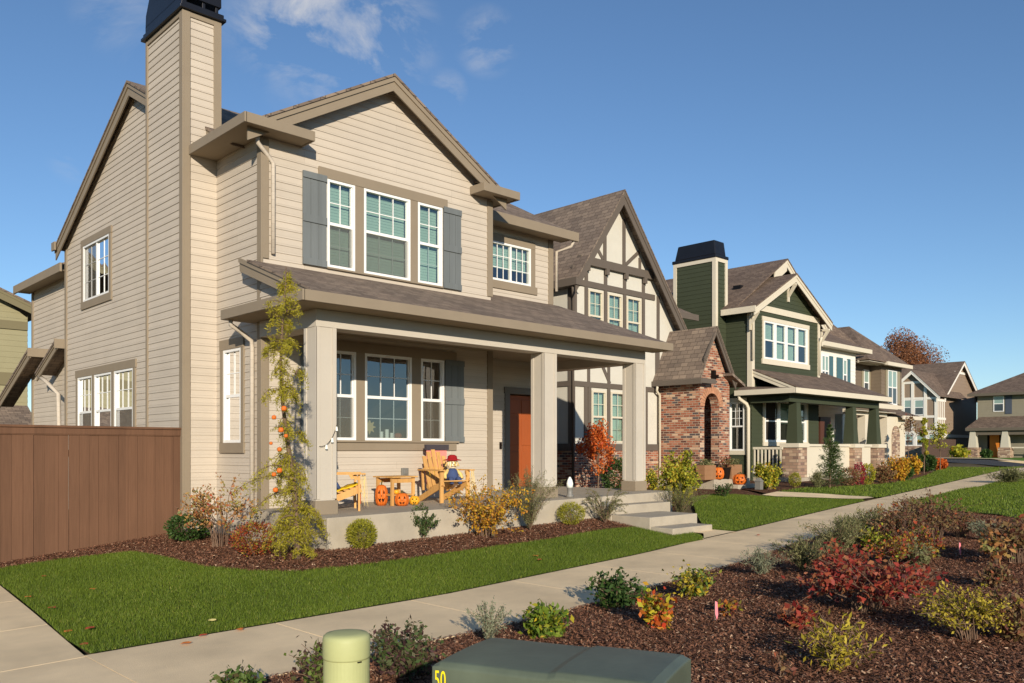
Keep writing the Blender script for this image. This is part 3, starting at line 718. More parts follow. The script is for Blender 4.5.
# left side: bay cheek, then the broad gable behind the chimney
nwin = (12.86, 13.5, .12, 1.66)
swin_u = (18.92, 20.6, 3.36, 4.62); swin_l = [(17.55, 18.62, .05, 1.66), (18.78, 19.85, .05, 1.66), (20.0, 20.98, .05, 1.66)]
RZ, RY, EZ = 7.35, 17.4, 4.95
siding(b, (XS, 0), (0, 1, 0), (-1, 0, 0), [(-1.6, YF, 21.9), (4.98, YF, 21.9), (5.05, 13.0, 21.75), (RZ - .12, RY - .05, RY + .05)], [nwin[:2] + nwin[2:], swin_u] + swin_l, zstart=-1.0)
# porch end triangle over the side beam
siding(b, (XS - .03, 0), (0, 1, 0), (-1, 0, 0), [(1.9, 10.55, YF), (2.14, 10.55, YF), (2.9, YF - .06, YF)], zstart=-1.0, lap=.012)
# right gable wall and back, plain
siding(b, (14.0, 0), (0, -1, 0), (1, 0, 0), [(-1.5, -21.9, -YR), (4.98, -21.9, -YR), (RZ - .1, -RY - .05, -RY + .05)], zstart=-1.0)
siding(b, (14.0, 21.9), (-1, 0, 0), (0, 1, 0), [(-1.5, 0, 14 - XS), (4.98, 0, 14 - XS)], zstart=-1.0)
# rear wing
wingX = 6.6
siding(b, (wingX, 0), (0, 1, 0), (-1, 0, 0), [(-1.6, 21.9, 25.6), (4.42, 21.9, 25.6)], zstart=-1.0)
siding(b, (6.6, 25.6), (1, 0, 0), (0, 1, 0), [(-1.6, 0, 6), (4.42, 0, 6)], zstart=-1.0)
b.build('wall', TAN, H1, fix=False)
# foundation
b = MB(); b.box(XS - .01, 11.2, YF + .02, YF + .3, -1.7, -.94); b.box(XS - .012, XS + .25, YF, 21.9, -1.7, -1.2); b.build('foundation', CONCW, H1)
# roofs
def zmain(y): return RZ - .53 * abs(y - RY)
PK, PZ = 8.7, 6.52
def zbay(x): return PZ - .57 * abs(x - PK)
roofs = []
roofs.append([(6.15, 12.78, zmain(12.78)), (14.35, 12.78, zmain(12.78)), (14.35, RY, RZ), (6.15, RY, RZ)])
roofs.append([(6.15, RY, RZ), (14.35, RY, RZ), (14.35, 22.15, zmain(22.15)), (6.15, 22.15, zmain(22.15))])
bayL = [(5.95, 11.92, zbay(5.95)), (PK, 11.92, PZ), (PK, 16.0, PZ), (6.35, 13.78, zbay(6.35)), (5.95, 13.78, zbay(5.95))]
bayR = [(PK, 11.92, PZ), (11.45, 11.92, zbay(11.45)), (11.45, 13.4, zbay(11.45)), (PK, 16.0, PZ)]
wing = [(6.25, 21.9, 4.45), (6.25, 25.9, 4.45), (9.5, 25.9, 5.9), (9.5, 21.9, 5.9)]
roofpart(H1, roofs + [bayL, bayR, wing], .09, ROOF)
zp = lambda y: 2.14 + .37 * (y - 10.05)
porch_top = [(6.1, 10.31, zp(10.31)), (5.84, 10.05, zp(10.05)), (14.22, 10.05, zp(10.05)), (14.22, 13.2, zp(13.2)), (11.2, 13.2, zp(13.2)), (11.2, 12.2, zp(12.2)), (6.1, 12.2, zp(12.2))]
pent = [(5.84, 10.05, 2.14), (6.12, 10.33, 2.24), (6.36, 10.6, 2.33), (6.36, 12.46, 2.33), (5.84, 12.46, 2.14)]
roofpart(H1, [porch_top], .07, ROOF, 'porch_roof'); roofpart(H1, [pent], .05, ROOF, 'porch_roof')
# returns of the bay eaves
rtl = [(5.95, 11.82, 5.04), (7.0, 11.82, 5.04), (7.0, 12.2, 5.16), (6.36, 12.2, 5.16), (6.3, 12.4, 5.15), (5.95, 12.4, 5.04)]
rtr = [(10.72, 11.82, 5.04), (11.55, 11.82, 5.04), (11.55, 12.4, 5.04), (11.2, 12.4, 5.12), (11.2, 12.2, 5.16), (10.72, 12.2, 5.16)]
roofpart(H1, [rtl, rtr], .03, ROOF, 'eave_return')
# fascia and rake boards
b = MB()
b.box(5.82, 14.2, 10.01, 10.05, 2.0, 2.15)                      # porch gutter line
b.box(5.80, 5.84, 10.01, 12.46, 2.0, 2.15)
b.box(5.88, 7.02, 11.78, 11.82, 4.885, 5.04); b.box(5.86, 5.90, 11.78, 13.80, 4.885, 5.04); b.box(7.02, 7.05, 11.78, 12.19, 4.885, 5.04)
b.box(10.68, 11.6, 11.78, 11.82, 4.885, 5.04); b.box(11.56, 11.6, 11.82, 12.9, 4.885, 5.04); b.box(10.65, 10.68, 11.78, 12.19, 4.885, 5.04)
b.box(11.3, 14.4, 12.72, 12.78, 4.72, 4.92)
b.box(6.11, 6.15, 21.95, 22.2, 4.75, 4.95)
b.box(6.2, 6.25, 21.85, 25.95, 4.24, 4.45)
b.split('fascia', TRIM, H1, bevel=.006)
b = MB()
def rake(b, p, q, w=.2, t=.035, n=(0, -1, 0)):
    p, q, n = Vector(p), Vector(q), Vector(n); d = Vector((0, 0, -w))
    b.hexa([p, p + n * t, q + n * t, q], [p + d, p + n * t + d, q + n * t + d, q + d])
def rakes(b, p, q, w1=.16, w2=.09, n=(0, -1, 0)):
    sh = Vector(n) * -.07 + Vector((0, 0, -.02)); p = Vector(p) + sh; q = Vector(q) + sh
    rake(b, p, q, w2, .05, n); d = Vector((0, 0, -w2)); rake(b, Vector(p) + d, Vector(q) + d, w1, .028, n)
e = -.0
rakes(b, (PK, 11.92, PZ - .02), (6.0, 11.92, zbay(6.0) - .02)); rakes(b, (PK, 11.92, PZ - .02), (11.4, 11.92, zbay(11.4) - .02))
rakes(b, (6.15, RY, RZ - .02), (6.15, 22.15, zmain(22.15) - .02), n=(-1, 0, 0)); rakes(b, (6.15, RY, RZ - .02), (6.15, 13.5, zmain(13.5) - .02), n=(-1, 0, 0))
rakes(b, (6.1, 10.40, zp(10.40) - .02), (6.1, 12.52, zp(12.52) - .02), .14, .07, (-1, 0, 0))
b.split('rake_board', TRIM, H1)
# soffits
b = MB()
b.box(5.84, 14.2, 10.05, 10.52, 2.0, 2.015); b.box(5.84, 6.34, 10.52, 12.46, 2.0, 2.016)
b.box(5.9, 7.02, 11.82, 12.18, 4.9, 4.91); b.box(5.9, 6.35, 12.18, 13.78, 4.9, 4.911); b.box(10.68, 11.56, 11.82, 12.18, 4.9, 4.91); b.box(11.21, 11.56, 12.18, 13.1, 4.9, 4.911)
b.box(11.56, 14.3, 12.78, 13.18, 4.76, 4.77); b.box(11.22, 11.56, 12.78, 13.18, 4.742, 4.75)
b.box(6.25, 6.6, 21.9, 25.9, 4.28, 4.29)
b.split('soffit', SOFFIT, H1)
b = MB(); b.box(6.64, 13.9, 10.84, 12.19, 1.93, 1.95); b.box(11.22, 13.9, 12.19, 13.18, 1.93, 1.951); b.split('porch_ceiling', SOFFIT, H1)
# beams and columns
b = MB(); b.box(6.3, 13.92, 10.5, 10.82, 1.75, 2.0); b.box(6.302, 6.62, 10.82, 12.18, 1.752, 1.998); b.box(13.6, 13.918, 10.82, 13.18, 1.752, 1.998); b.split('porch_beam', CREAMP, H1, bevel=.006)
for x in (6.3, 10.94, 13.59):
    z0 = FLz(x)
    c = MB(); c.box(x, x + .31, 10.5, 10.81, z0, 1.748)
    co = c.build('column', CREAMP, H1, bevel=.01)
    c = MB()
    for dx in (0.0, .27):
        c.box(x - .012 + dx, x + .052 + dx, 10.486, 10.5, z0 + .22, 1.746)
        c.box(x - .014, x, 10.486 + dx, 10.55 + dx, z0 + .22, 1.745)
    c.build('column_trim', CREAMP, co, bevel=.002)
    c = MB(); c.box(x - .03, x + .34, 10.47, 10.84, z0 + .0, z0 + .2); c.build('column_base', TRIM, co, bevel=.008)
# corner boards
b = MB()
b.box(XS - .035, XS + .0, YF - .03, YF + .11, -.95, 4.87); b.box(XS, XS + .10, YF - .03, YF, -.95, 1.93); b.box(XS, XS + .10, YF - .03, YF, 3.0, 4.87)
b.box(11.10, 11.235, YF - .03, YF, -.95, 1.93); b.box(11.10, 11.235, YF - .03, YF, 3.0, 4.87)
b.box(13.88, 14.03, YR - .03, YR, 3.3, 4.76); b.box(11.2, 11.26, YR - .03, YR - .016, 3.3, 4.76)
b.box(XS - .035, XS, 21.8, 21.93, -1.4, 4.95); b.box(6.56, 6.6, 25.5, 25.62, -1.4, 4.28)
b.split('corner_board', TRIM, H1, bevel=.004)
# chimney
CX0, CX1, CY0, CY1, CZ = 5.79, 6.4, 13.8, 15.35, 7.27
ch = MB()
siding(ch, (CX0, 0), (0, 1, 0), (-1, 0, 0), [(-1.6, CY0, CY1), (CZ, CY0, CY1)], zstart=-1.0)
siding(ch, (0, CY0), (1, 0, 0), (0, -1, 0), [(-1.6, CX0, XS + .01), (5.0, CX0, XS + .01), (5.01, CX0, CX1), (CZ, CX0, CX1)], zstart=-1.0)
siding(ch, (CX1, 0), (0, -1, 0), (1, 0, 0), [(4.6, -CY1, -CY0), (CZ, -CY1, -CY0)], zstart=-1.0)
siding(ch, (0, CY1), (-1, 0, 0), (0, 1, 0), [(-1.6, -XS - .01, -CX0), (5, -CX1, -CX0), (CZ, -CX1, -CX0)], zstart=-1.0)
ch.add([(CX0, CY0, CZ), (CX1, CY0, CZ), (CX1, CY1, CZ), (CX0, CY1, CZ)], [(0, 1, 2, 3)])
cho = ch.build('chimney', TAN, H1, fix=False)
b = MB()
b.box(CX0 - .035, CX0, CY0 - .035, CY0 + .10, -1.6, CZ - .002); b.box(CX0, CX0 + .10, CY0 - .035, CY0, -1.6, CZ - .002)
b.box(CX0 - .033, CX0, CY1 - .06, CY1 + .01, -1.6, CZ - .002)
b.box(CX1 - .10, CX1 + .03, CY0 - .033, CY0 - .0, 5.25, CZ - .002)
b.box(CX0 + .10, CX1 - .10, CY0 - .03, CY0 - .002, CZ - .09, CZ - .002); b.box(CX0 - .03, CX0 - .002, CY0 + .10, CY1 - .06, CZ - .09, CZ - .002)
b.split('corner_board', TRIM, cho, bevel=.004)
b = MB(); b.box(CX0 - .09, CX1 + .09, CY0 - .09, CY1 + .08, CZ + .0, CZ + .05); b.box(CX0 - .06, CX1 + .06, CY0 - .06, CY1 + .05, CZ + .05, CZ + .12)
_pr = [(CY0 - .03, CZ + .24), (CY0 - .02, CZ + .62), (CY0 + .08, CZ + .86), (CY0 + .25, CZ + .93), (CY1 - .5, CZ + .92), (CY1 - .18, CZ + .74), (CY1 + .0, CZ + .45), (CY1 + .02, CZ + .24)]
b.prism([(CX0 - .03, y_, z_) for y_, z_ in _pr], (CX1 - CX0 + .06, 0, 0))
for (x, y) in ((CX0, CY0), (CX1 - .06, CY0), (CX0, CY1 - .06), (CX1 - .06, CY1 - .06), (CX0 + .32, CY0)): b.box(x, x + .05, y, y + .05, CZ + .12, CZ + .25)
b.box(CX0 - .03, CX0 - .01, CY0 - .03, CY1 + .02, CZ + .12, CZ + .26)
b.build('chimney_cap', BLACKM, cho, bevel=.006)
# windows: trims
b = MB()
for (a0, a1, z0, z1, mull) in ((7.35, 10.08, UZ0, UZ1, ((8.05, 8.23), (9.22, 9.39))), (7.35, 10.3, LZ0, LZ1, ((8.07, 8.25), (9.25, 9.46)))):
    wF.box(b, a0, a1, z1 + .0, z1 + .17, 0, .04)
    for m0, m1 in mull: wF.box(b, m0, m1, z0, z1, -.02, .032)
wF.box(b, 7.35, 10.3, -.01, .14, 0, .036); wF.box(b, 7.3, 10.34, .13, .165, .0, .07); wF.box(b, 7.5, 9.97, 3.0, 3.03, 0, .05)
wR.box(b, 11.96, 13.44, 4.45, 4.6, 0, .035); wR.box(b, 13.3, 13.44, 3.46, 4.45, 0, .033); wR.box(b, 11.96, 13.5, 3.45, 3.62, 0, .04); wR.box(b, 11.96, 12.1, 3.62, 4.45, 0, .033)
a0, a1, z0, z1 = nwin
wL.box(b, a0 - .09, a1 + .13, z1, z1 + .17, 0, .04); wL.box(b, a0 - .09, a0, z0, z1, 0, .036); wL.box(b, a1, a1 + .11, z0, z1, 0, .036); wL.box(b, a0 - .1, a1 + .13, z0 - .17, z0, 0, .04)
a0, a1, z0, z1 = swin_u
wL.box(b, a0 - .14, a1 + .14, z1, z1 + .15, 0, .04); wL.box(b, a0 - .12, a0, z0, z1, 0, .036); wL.box(b, a1, a1 + .12, z0, z1, 0, .036); wL.box(b, a0 - .14, a1 + .14, z0 - .17, z0, 0, .04)
wL.box(b, 17.4, 21.13, 1.66, 1.83, 0, .04)
for m0, m1 in ((17.43, 17.55), (18.62, 18.78), (19.85, 20.0), (20.98, 21.1)): wL.box(b, m0, m1, .05, 1.66, -.02, .036)
b.split('window_trim', TRIM, H1, bevel=.004)
for i, (a0, a1, c) in enumerate(uwin): window(H1, wF, a0, a1, UZ0, UZ1, c, 2, blind=.97, screen=i < 2)
for i, (a0, a1, c) in enumerate(lwin): window(H1, wF, a0, a1, LZ0, LZ1, c, 2, glass=GLASSD, screen=i != 1)
window(H1, wR, 12.1, 13.3, 3.62, 4.45, 3, 3, hung=False, blind=.66)
window(H1, wL, nwin[0], nwin[1], nwin[2], nwin[3], 2, 2, blind=1.0, fw=.045, depth=.035)
window(H1, wL, swin_u[0], swin_u[1], swin_u[2], swin_u[3], 2, 3, hung=False, blind=.9, glass=GLASS, screen=True)
for a0, a1, z0, z1 in swin_l: window(H1, wL, a0, a1, z0, z1, 3, 2, blind=.95, fw=.045, depth=.035, screen=a0 != 18.78)
for a0, a1 in ((7.05, 7.49), (9.98, 10.41)): shutter(H1, wF, a0, a1, UZ0 - .02, UZ1 + .03, SHUTG)
for a0, a1 in ((7.02, 7.49), (10.02, 10.48)): shutter(H1, wF, a0, a1, LZ0 - .02, LZ1 + .02, SHUTG)
# front door
dx0, dx1, dz0, dz1 = 12.66, 13.56, FLz(12.8) + .02, 1.2
b = MB(); wR.box(b, dx0, dx1, dz0, dz1, -.16, -.12)
for (u0, u1) in ((.1, .41), (.49, .8)):
    for (v0, v1) in ((.18, .78), (.92, 1.5), (1.62, 1.92)):
        wR.box(b, dx0 + u0 * 1.0, dx0 + u1 * 1.0, dz0 + v0, dz0 + v1, -.12, -.108)
dr = b.build('door', DOORW, H1, bevel=.008)
b = MB(); b.tube([(dx1 - .07, YR + .12, .08), (dx1 - .07, YR + .06, .08)], .012); b.tube([(dx1 - .07, YR + .06, .0), (dx1 - .07, YR + .06, .2)], .012); b.build('handle', GALV, dr)
b = MB(); wR.box(b, dx0 - .14, dx0, dz0, dz1 + .02, -.16, .03); wR.box(b, dx1, dx1 + .12, dz0, dz1 + .02, -.16, .03); wR.box(b, dx0 - .16, dx1 + .14, dz1 + .02, dz1 + .16, -.16, .036); wR.box(b, dx0, dx1, dz0 - .05, dz0, -.16, .04)
b.build('door_frame', mat('grey_brown_door_frame', srgb(120, 112, 102), .6, .3, .04, 3), H1)
b = MB(); wR.box(b, 12.36, 12.42, .02, .17, .014, .03); b.build('doorbell', DARK, H1)
b = MB(); wF.box(b, 9.02, 9.16, -.46, -.32, .014, .06); wF.box(b, 9.05, 9.13, -.43, -.35, .06, .075); b.build('outlet_cover', GALV, H1, bevel=.008)
# downspouts
downspout(H1, [(6.22, YF - .12, 4.84), (6.22, YF - .12, 4.74), (6.46, YF - .02, 4.6), (6.52, YF - .05, 4.5), (6.52, YF - .05, 3.08)], TAN)
downspout(H1, [(5.92, 12.36, 2.0), (5.92, 12.36, 1.93), (6.1, 12.42, 1.85), (6.29, 12.42, 1.72), (6.3, 12.42, 1.6), (6.3, 12.42, -1.15)], TAN)
downspout(H1, [(14.3, 12.8, 4.72), (14.28, 12.85, 4.62), (14.06, 13.1, 4.5), (14.06, 13.1, 3.6)], TAN)
# slab and steps
def slab_xy(b, x0, x1, y0, y1, zt0, zt1, zb): b.hexa([(x0, y0, zb), (x1, y0, zb), (x1, y1, zb), (x0, y1, zb)], [(x0, y0, zt0), (x1, y0, zt1), (x1, y1, zt1), (x0, y1, zt0)])
b = MB(); slab_xy(b, 6.14, 14.08, 9.95, 12.18, FLz(6.14), FLz(14.08), -1.75); slab_xy(b, 11.24, 14.08, 12.18, 13.18, FLz(11.24), FLz(14.08), -1.75)
b.build('porch_floor', CONCW, H1, bevel=.012)
b = MB(); b.box(11.75, 13.55, 9.62, 9.952, -1.7, -1.0); b.box(11.77, 13.2, 8.78, 9.622, -1.7, -1.16); b.box(11.79, 12.98, 8.32, 8.782, -1.7, -1.32)
b.build('steps', CONCW, H1, bevel=.012)
# small roofs over the side door at the back
b = MB()
b.slab([(6.12, 21.95, 2.62), (6.6, 21.95, 2.62), (6.6, 23.6, 1.95), (6.12, 23.6, 1.95)], .06)
b.slab([(6.12, 24.2, 2.62), (6.6, 24.2, 2.62), (6.6, 27.6, 1.3), (6.12, 27.6, 1.3)], .06)
b.split('side_roof', ROOF, H1)
b = MB(); rakes(b, (6.12, 21.95, 2.6), (6.12, 23.6, 1.93), .12, .06, (-1, 0, 0)); rakes(b, (6.12, 24.2, 2.6), (6.12, 27.6, 1.28), .14, .07, (-1, 0, 0)); b.box(6.1, 6.6, 21.91, 21.95, 2.42, 2.64); b.box(6.1, 6.6, 24.16, 24.2, 2.4, 2.62)
b.split('side_fascia', TRIM, H1)
downspout(H1, [(6.2, 23.5, 1.85), (6.25, 23.1, 1.7), (6.3, 22.3, 1.35), (6.3, 22.2, -1.2)], TAN, .05)

# ------------------------------------------------------------------ the half-timbered house with the brick entry
H2 = thing('house', 'cream stucco house with dark half-timbering, a steep gable and an arched brick entry', 'house', (18.5, 18.5, -1.4), group='houses along the street')
Y2 = 15.0; w2 = FRONT(Y2); x20 = 16.7
def p2(px, py, Y=Y2): return onY(px, py, Y)
up = [(588.2, 602.8), (607.4, 621.8), (626.4, 640.8)]; up_z = (2.95, 4.35)
lo = [(591.5, 606), (610.5, 625.5)]; lo_z = (.2, 1.62)
upw = [(Y2 * ratio(a), Y2 * ratio(b_)) for a, b_ in up]; low = [(Y2 * ratio(a), Y2 * ratio(b_)) for a, b_ in lo]
pk2, pz2 = 18.45, 7.2
l2 = lambda z: pk2 - (pz2 - z) / 1.36; r2 = lambda z: pk2 + (pz2 - z) / 1.2
b = MB()
holes = [(a0, a1, *up_z) for a0, a1 in upw] + [(a0, a1, *lo_z) for a0, a1 in low]
flatwall(b, (0, Y2), (1, 0, 0), (0, -1, 0), [(-.0, x20, 21.6), (3.4, x20, 21.6), (4.7, x20, r2(4.7)), (4.72, x20, r2(4.72)), (pz2 - .05, pk2 - .02, pk2 + .02)], holes)
flatwall(b, (x20, 0), (0, 1, 0), (-1, 0, 0), [(-1.6, Y2, 24), (4.6, Y2, 24)])
flatwall(b, (21.6, 0), (0, 1, 0), (1, 0, 0), [(-1.6, Y2, 24), (4.6, 15.9, 24)])
flatwall(b, (0, 15.9), (1, 0, 0), (0, -1, 0), [(2.0, 20.3, 22.9), (4.35, 20.3, 22.9)])
flatwall(b, (22.9, 0), (0, -1, 0), (1, 0, 0), [(-1.6, -24, -15.9), (4.35, -24, -15.9)])
flatwall(b, (0, 24), (1, 0, 0), (0, 1, 0), [(-1.6, x20, 22.9), (4.6, x20, 22.9)])
b.build('wall', STUCCO, H2, fix=False)
b = MB(); flatwall(b, (0, Y2 - .06), (1, 0, 0), (0, -1, 0), [(-1.6, x20 - .06, 20.7), (-.02, x20 - .06, 20.7)]); flatwall(b, (x20 - .06, 0), (0, 1, 0), (-1, 0, 0), [(-1.6, Y2 - .06, 20), (-.02, Y2 - .06, 20)])
b.build('brick_base', BRICK, H2, fix=False)
b = MB()
def bd(x0, z0, x1, z1, w=.1, f=.03): w2.strip(b, (x0, z0), (x1, z1), w, .002, f)
# horizontal belts
w2.box(b, x20 - .06, 20.6, -.02, .17, 0, .075)
w2.box(b, x20, 21.55, 1.70, 1.84, 0, .036)
w2.box(b, l2(5.1) + .02, r2(5.1) - .04, 4.98, 5.2, 0, .11); w2.box(b, x20 + .3, 20.3, 4.40, 4.56, 0, .04)
# verticals, ground floor
for x in (x20 + .03, upw[0][0] - .12, low[0][0] - .1, (low[0][1] + low[1][0]) / 2, low[1][1] + .08, 19.9, 20.5): w2.box(b, x - .06, x + .06, .17, 1.70, 0, .032)
for x in (17.35, low[0][1] + .1, 19.6, 20.4): w2.box(b, x - .05, x + .05, 1.84, 2.9, 0, .030)
bd(17.8, 2.5, 18.25, 1.84, .1, .026)
# verticals, first floor
xa = [x20 + .14, upw[0][0] - .1, (upw[0][1] + upw[1][0]) / 2, (upw[1][1] + upw[2][0]) / 2, upw[2][1] + .1]
w2.box(b, x20 - .03, x20 + .14, 2.6, 4.9, 0, .05)
for x in xa[1:]: w2.box(b, x - .06, x + .06, 2.6, 4.98, 0, .034)
for x in xa[1:]: w2.box(b, x - .06, x + .06, 4.82, 4.98, 0, .12)
w2.box(b, 20.42, 20.54, 2.0, 4.55, 0, .033)
# gable
for x in (pk2 - .42, pk2 + .42):
    zt = pz2 - abs(x - pk2) * 1.37 - .1; w2.box(b, x - .06, x + .06, 5.22, zt, 0, .032)
for x in (pk2 - 1.15, pk2 + 1.15):
    zt = pz2 - abs(x - pk2) * 1.37 - .08; w2.box(b, x - .05, x + .05, 5.22, zt, 0, .030)
bd(pk2 - .5, 5.25, pk2 - .95, 5.72, .1, .027); bd(pk2 + .5, 5.25, pk2 + 1.12, 5.72, .1, .027)
# side wall boards
W = LEFT(x20)
for y in (Y2 + .06, 15.9, 16.8, 17.7): W.box(b, y - .06, y + .06, -.0, 4.5, 0, .03)
W.box(b, Y2, 20, 1.70, 1.84, 0, .034); W.box(b, Y2, 20, -.02, .17, 0, .1)
for x in (21.0, 22.2): FRONT(15.9).box(b, x - .05, x + .05, 2.9, 4.3, 0, .03)
b.split('timber', TIMBER, H2, tol=.004)
for a0, a1 in upw: window(H2, w2, a0, a1, *up_z, 2, 2, blind=1.0, frame=CREAM, fw=.05)
for a0, a1 in low: window(H2, w2, a0, a1, *lo_z, 2, 2, blind=1.0, frame=CREAM, fw=.05)
YO = 14.6
zl = 4.5; zr = 3.35
roofpart(H2, [[(l2(zl), YO, zl), (pk2, YO, pz2), (pk2, 24, pz2), (l2(zl), 24, zl)], [(pk2, YO, pz2), (r2(zr), YO, zr), (r2(zr), 16.2, zr), (r2(4.6), 16.2, 4.6), (r2(4.6), 24, 4.6), (pk2, 24, pz2)],
              [(20.0, 15.5, 4.35), (23.3, 15.5, 4.35), (23.3, 19.5, 6.2), (20.0, 19.5, 6.2)], [(20.0, 23.5, 4.35), (23.3, 23.5, 4.35), (23.3, 19.5, 6.2), (20.0, 19.5, 6.2)]], .1, ROOF)
b = MB(); rakes(b, (pk2, YO, pz2 - .03), (l2(zl) - .02, YO, zl - .03), .22, .14); rakes(b, (pk2, YO, pz2 - .03), (r2(zr) + .02, YO, zr - .03), .22, .14)
b.box(l2(zl) - .05, l2(zl), YO, 24, zl - .2, zl - .0); b.box(20.0, 23.3, 15.44, 15.5, 4.17, 4.36)
b.box(l2(zl), x20, YO + .0, 24, zl - .2, zl - .18)
b.split('fascia', TIMBER, H2)
downspout(H2, [(16.5, 14.8, 4.35), (16.5, 14.8, 4.2), (16.66, 14.93, 4.05), (16.66, 14.93, -1.2)], TIMBER)
# brick entry
bxl, bxr, byf, byb = 20.5, 22.05, 13.55, 15.0
ez, gpz = 2.0, 3.46; gx = 21.08
ax0, ax1, az = 20.72, 21.5, 1.25
arch = [(a, az + math.sqrt(max(0, 1 - ((a - (ax0 + ax1) / 2) / ((ax1 - ax0) / 2)) ** 2)) * (ax1 - ax0) / 2) for a in np.linspace(ax0, ax1, 13)]
b = MB(); w = FRONT(byf); T = .28
# front face as strips round the arch, full depth T
zb = -1.6
w.box(b, bxl, ax0, zb, az, -T, 0); w.box(b, ax1, bxr, zb, az, -T, 0)
top = lambda a: gpz - (1.9 if a < gx else 1.56) * abs(a - gx) - .06
sl = [bxl] + [a for a, _ in arch] + [bxr]; hz = {round(a, 5): z for a, z in arch}
for a, a2 in zip(sl[:-1], sl[1:]):
    z0 = hz.get(round(a, 5), az) if a != bxl else az; z1 = hz.get(round(a2, 5), az) if a2 != bxr else az
    t0, t1 = max(top(a), 1.9), max(top(a2), 1.9)
    if a < gx < a2: pass
    b.hexa([w.P(a, z0, 0), w.P(a2, z1, 0), w.P(a2, z1, -T), w.P(a, z0, -T)], [w.P(a, t0, 0), w.P(a2, t1, 0), w.P(a2, t1, -T), w.P(a, t0, -T)])
LEFT(bxl).box(b, byf + T, byb, zb, ez, -T, 0); b.box(bxr - T, bxr, byf + T, byb, zb, ez)
b.build('brick_entry', BRICK, H2)
b = MB()   # voussoirs round the arch
for k in range(17):
    t = math.pi * (k + .5) / 17; c = (ax0 + ax1) / 2; r0, r1 = (ax1 - ax0) / 2 + .0, (ax1 - ax0) / 2 + .2; dt = math.pi / 17 * .42
    q = [(c + r * math.cos(t + s_), az + r * math.sin(t + s_)) for r, s_ in ((r0, -dt), (r1, -dt), (r1, dt), (r0, dt))]
    w.poly(b, q, 0.0, .014)
b.build('brick_arch', mat('pale_brick', srgb(178, 130, 100), .9, .2, .3, 9), H2)
b = MB(); b.box(20.55, 21.9, 14.85, 14.95, -.85, 1.3); b.build('entry_door', mat('dark_brown_door', srgb(92, 60, 44), .5, .3, .1, 5), H2)
yo = byf - .22
sx_ = 1.5
roofpart(H2, [[(bxl - .28, yo, ez), (bxl - .28, 15.0, ez), (gx, 15.0, gpz + .1), (gx, yo, gpz + .1)], [(gx, yo, gpz + .1), (gx, 15.0, gpz + .1), (bxr + .08, 15.0, 2.0), (bxr + .08, yo, 2.0)]], .09, ROOF, 'entry_roof')
b = MB(); rakes(b, (gx, yo, gpz + .08), (gx - .62, yo, gpz + .08 - .62 * 1.48), .13, .07); rakes(b, (gx, yo, gpz + .08), (bxr + .08, yo, 1.98), .13, .07)
b.box(bxl - .33, bxl - .28, yo - .03, 15.0, ez - .14, ez + .01); b.box(bxl - .28, bxl + .42, yo - .04, yo, ez - .12, ez + .02)
b.split('entry_fascia', TIMBER, H2)
b = MB(); b.slab([(bxr - .35, yo - .1, 2.25), (bxr + .35, yo - .1, 1.95), (bxr + .35, 13.9, 1.95), (bxr - .35, 13.9, 2.25)], .08); b.build('entry_canopy', ROOF, H2)
b = MB(); b.box(gx - .02, gx + .1, byf - .1, byf, 2.02, 2.3); b.box(gx - .0, gx + .08, byf - .2, byf - .1, 2.06, 2.16); b.build('wall_lamp', DARK, H2)
b = MB(); b.box(20.3, 22.2, 12.95, 15.0, -1.6, -.82); b.box(21.0, 22.3, 12.62, 12.95, -1.6, -.98); b.box(21.2, 22.5, 12.3, 12.62, -1.6, -1.14)
b.split('steps', CONCW, H2, bevel=.012)
downspout(H2, [(20.2, 14.8, 1.86), (20.22, 14.84, 1.74), (20.42, 14.88, 1.6), (20.42, 14.88, -1.2)], CREAM)
b = MB(); b.box(20.9, 20.99, 14.97, 15.0, .0, .02); 

# ------------------------------------------------------------------ the dark green house
H3 = thing('house', 'dark green clapboard house with cream trim, stone piers and a black-capped chimney', 'house', (28.0, 19.0, -1.3), group='houses along the street')
X3, Y3, XR3 = 25.4, 14.77, 30.2
w3, l3 = FRONT(Y3), LEFT(X3)
w4x = np.linspace(Y3 * ratio(763.4), Y3 * ratio(807), 5); wz3 = (3.12, 4.42)
lw3 = np.linspace(Y3 * ratio(764), Y3 * ratio(806), 4); lz3 = (.28, 1.72)
holes = [(w4x[0], w4x[-1], *wz3), (lw3[0], lw3[-1], *lz3)]
pk3, pz3 = 27.85, 6.22; ez3 = 4.75
sl3 = (pz3 - ez3) / (pk3 - (X3 - .35))
b = MB()
siding(b, (0, Y3), (1, 0, 0), (0, -1, 0), [(-1.4, X3, XR3), (4.9, X3, XR3), (pz3 - .05, pk3 - .03, pk3 + .03)], holes, expo=.15, zstart=-.95)
sw3 = (Y3 + .25, 15.6, -.02, 1.62)
siding(b, (X3, 0), (0, 1, 0), (-1, 0, 0), [(-1.4, Y3, 24), (4.8, Y3, 24)], [sw3], expo=.15, zstart=-.95)
siding(b, (XR3, 0), (0, -1, 0), (1, 0, 0), [(-1.4, -24, -Y3), (4.8, -24, -Y3)], expo=.15, zstart=-.95)
siding(b, (0, 15.6), (1, 0, 0), (0, -1, 0), [(4.7, X3, 31.6), (4.9, X3, 31.6), (6.9, 28.7, 28.9)], expo=.15, zstart=-.95)
siding(b, (0, 24), (-1, 0, 0), (0, 1, 0), [(-1.4, -31.6, -X3), (4.9, -31.6, -X3)], expo=.15, zstart=-.95)
siding(b, (31.6, 0), (0, -1, 0), (1, 0, 0), [(-1.4, -24, -15.6), (4.8, -24, -15.6)], expo=.15, zstart=-.95)
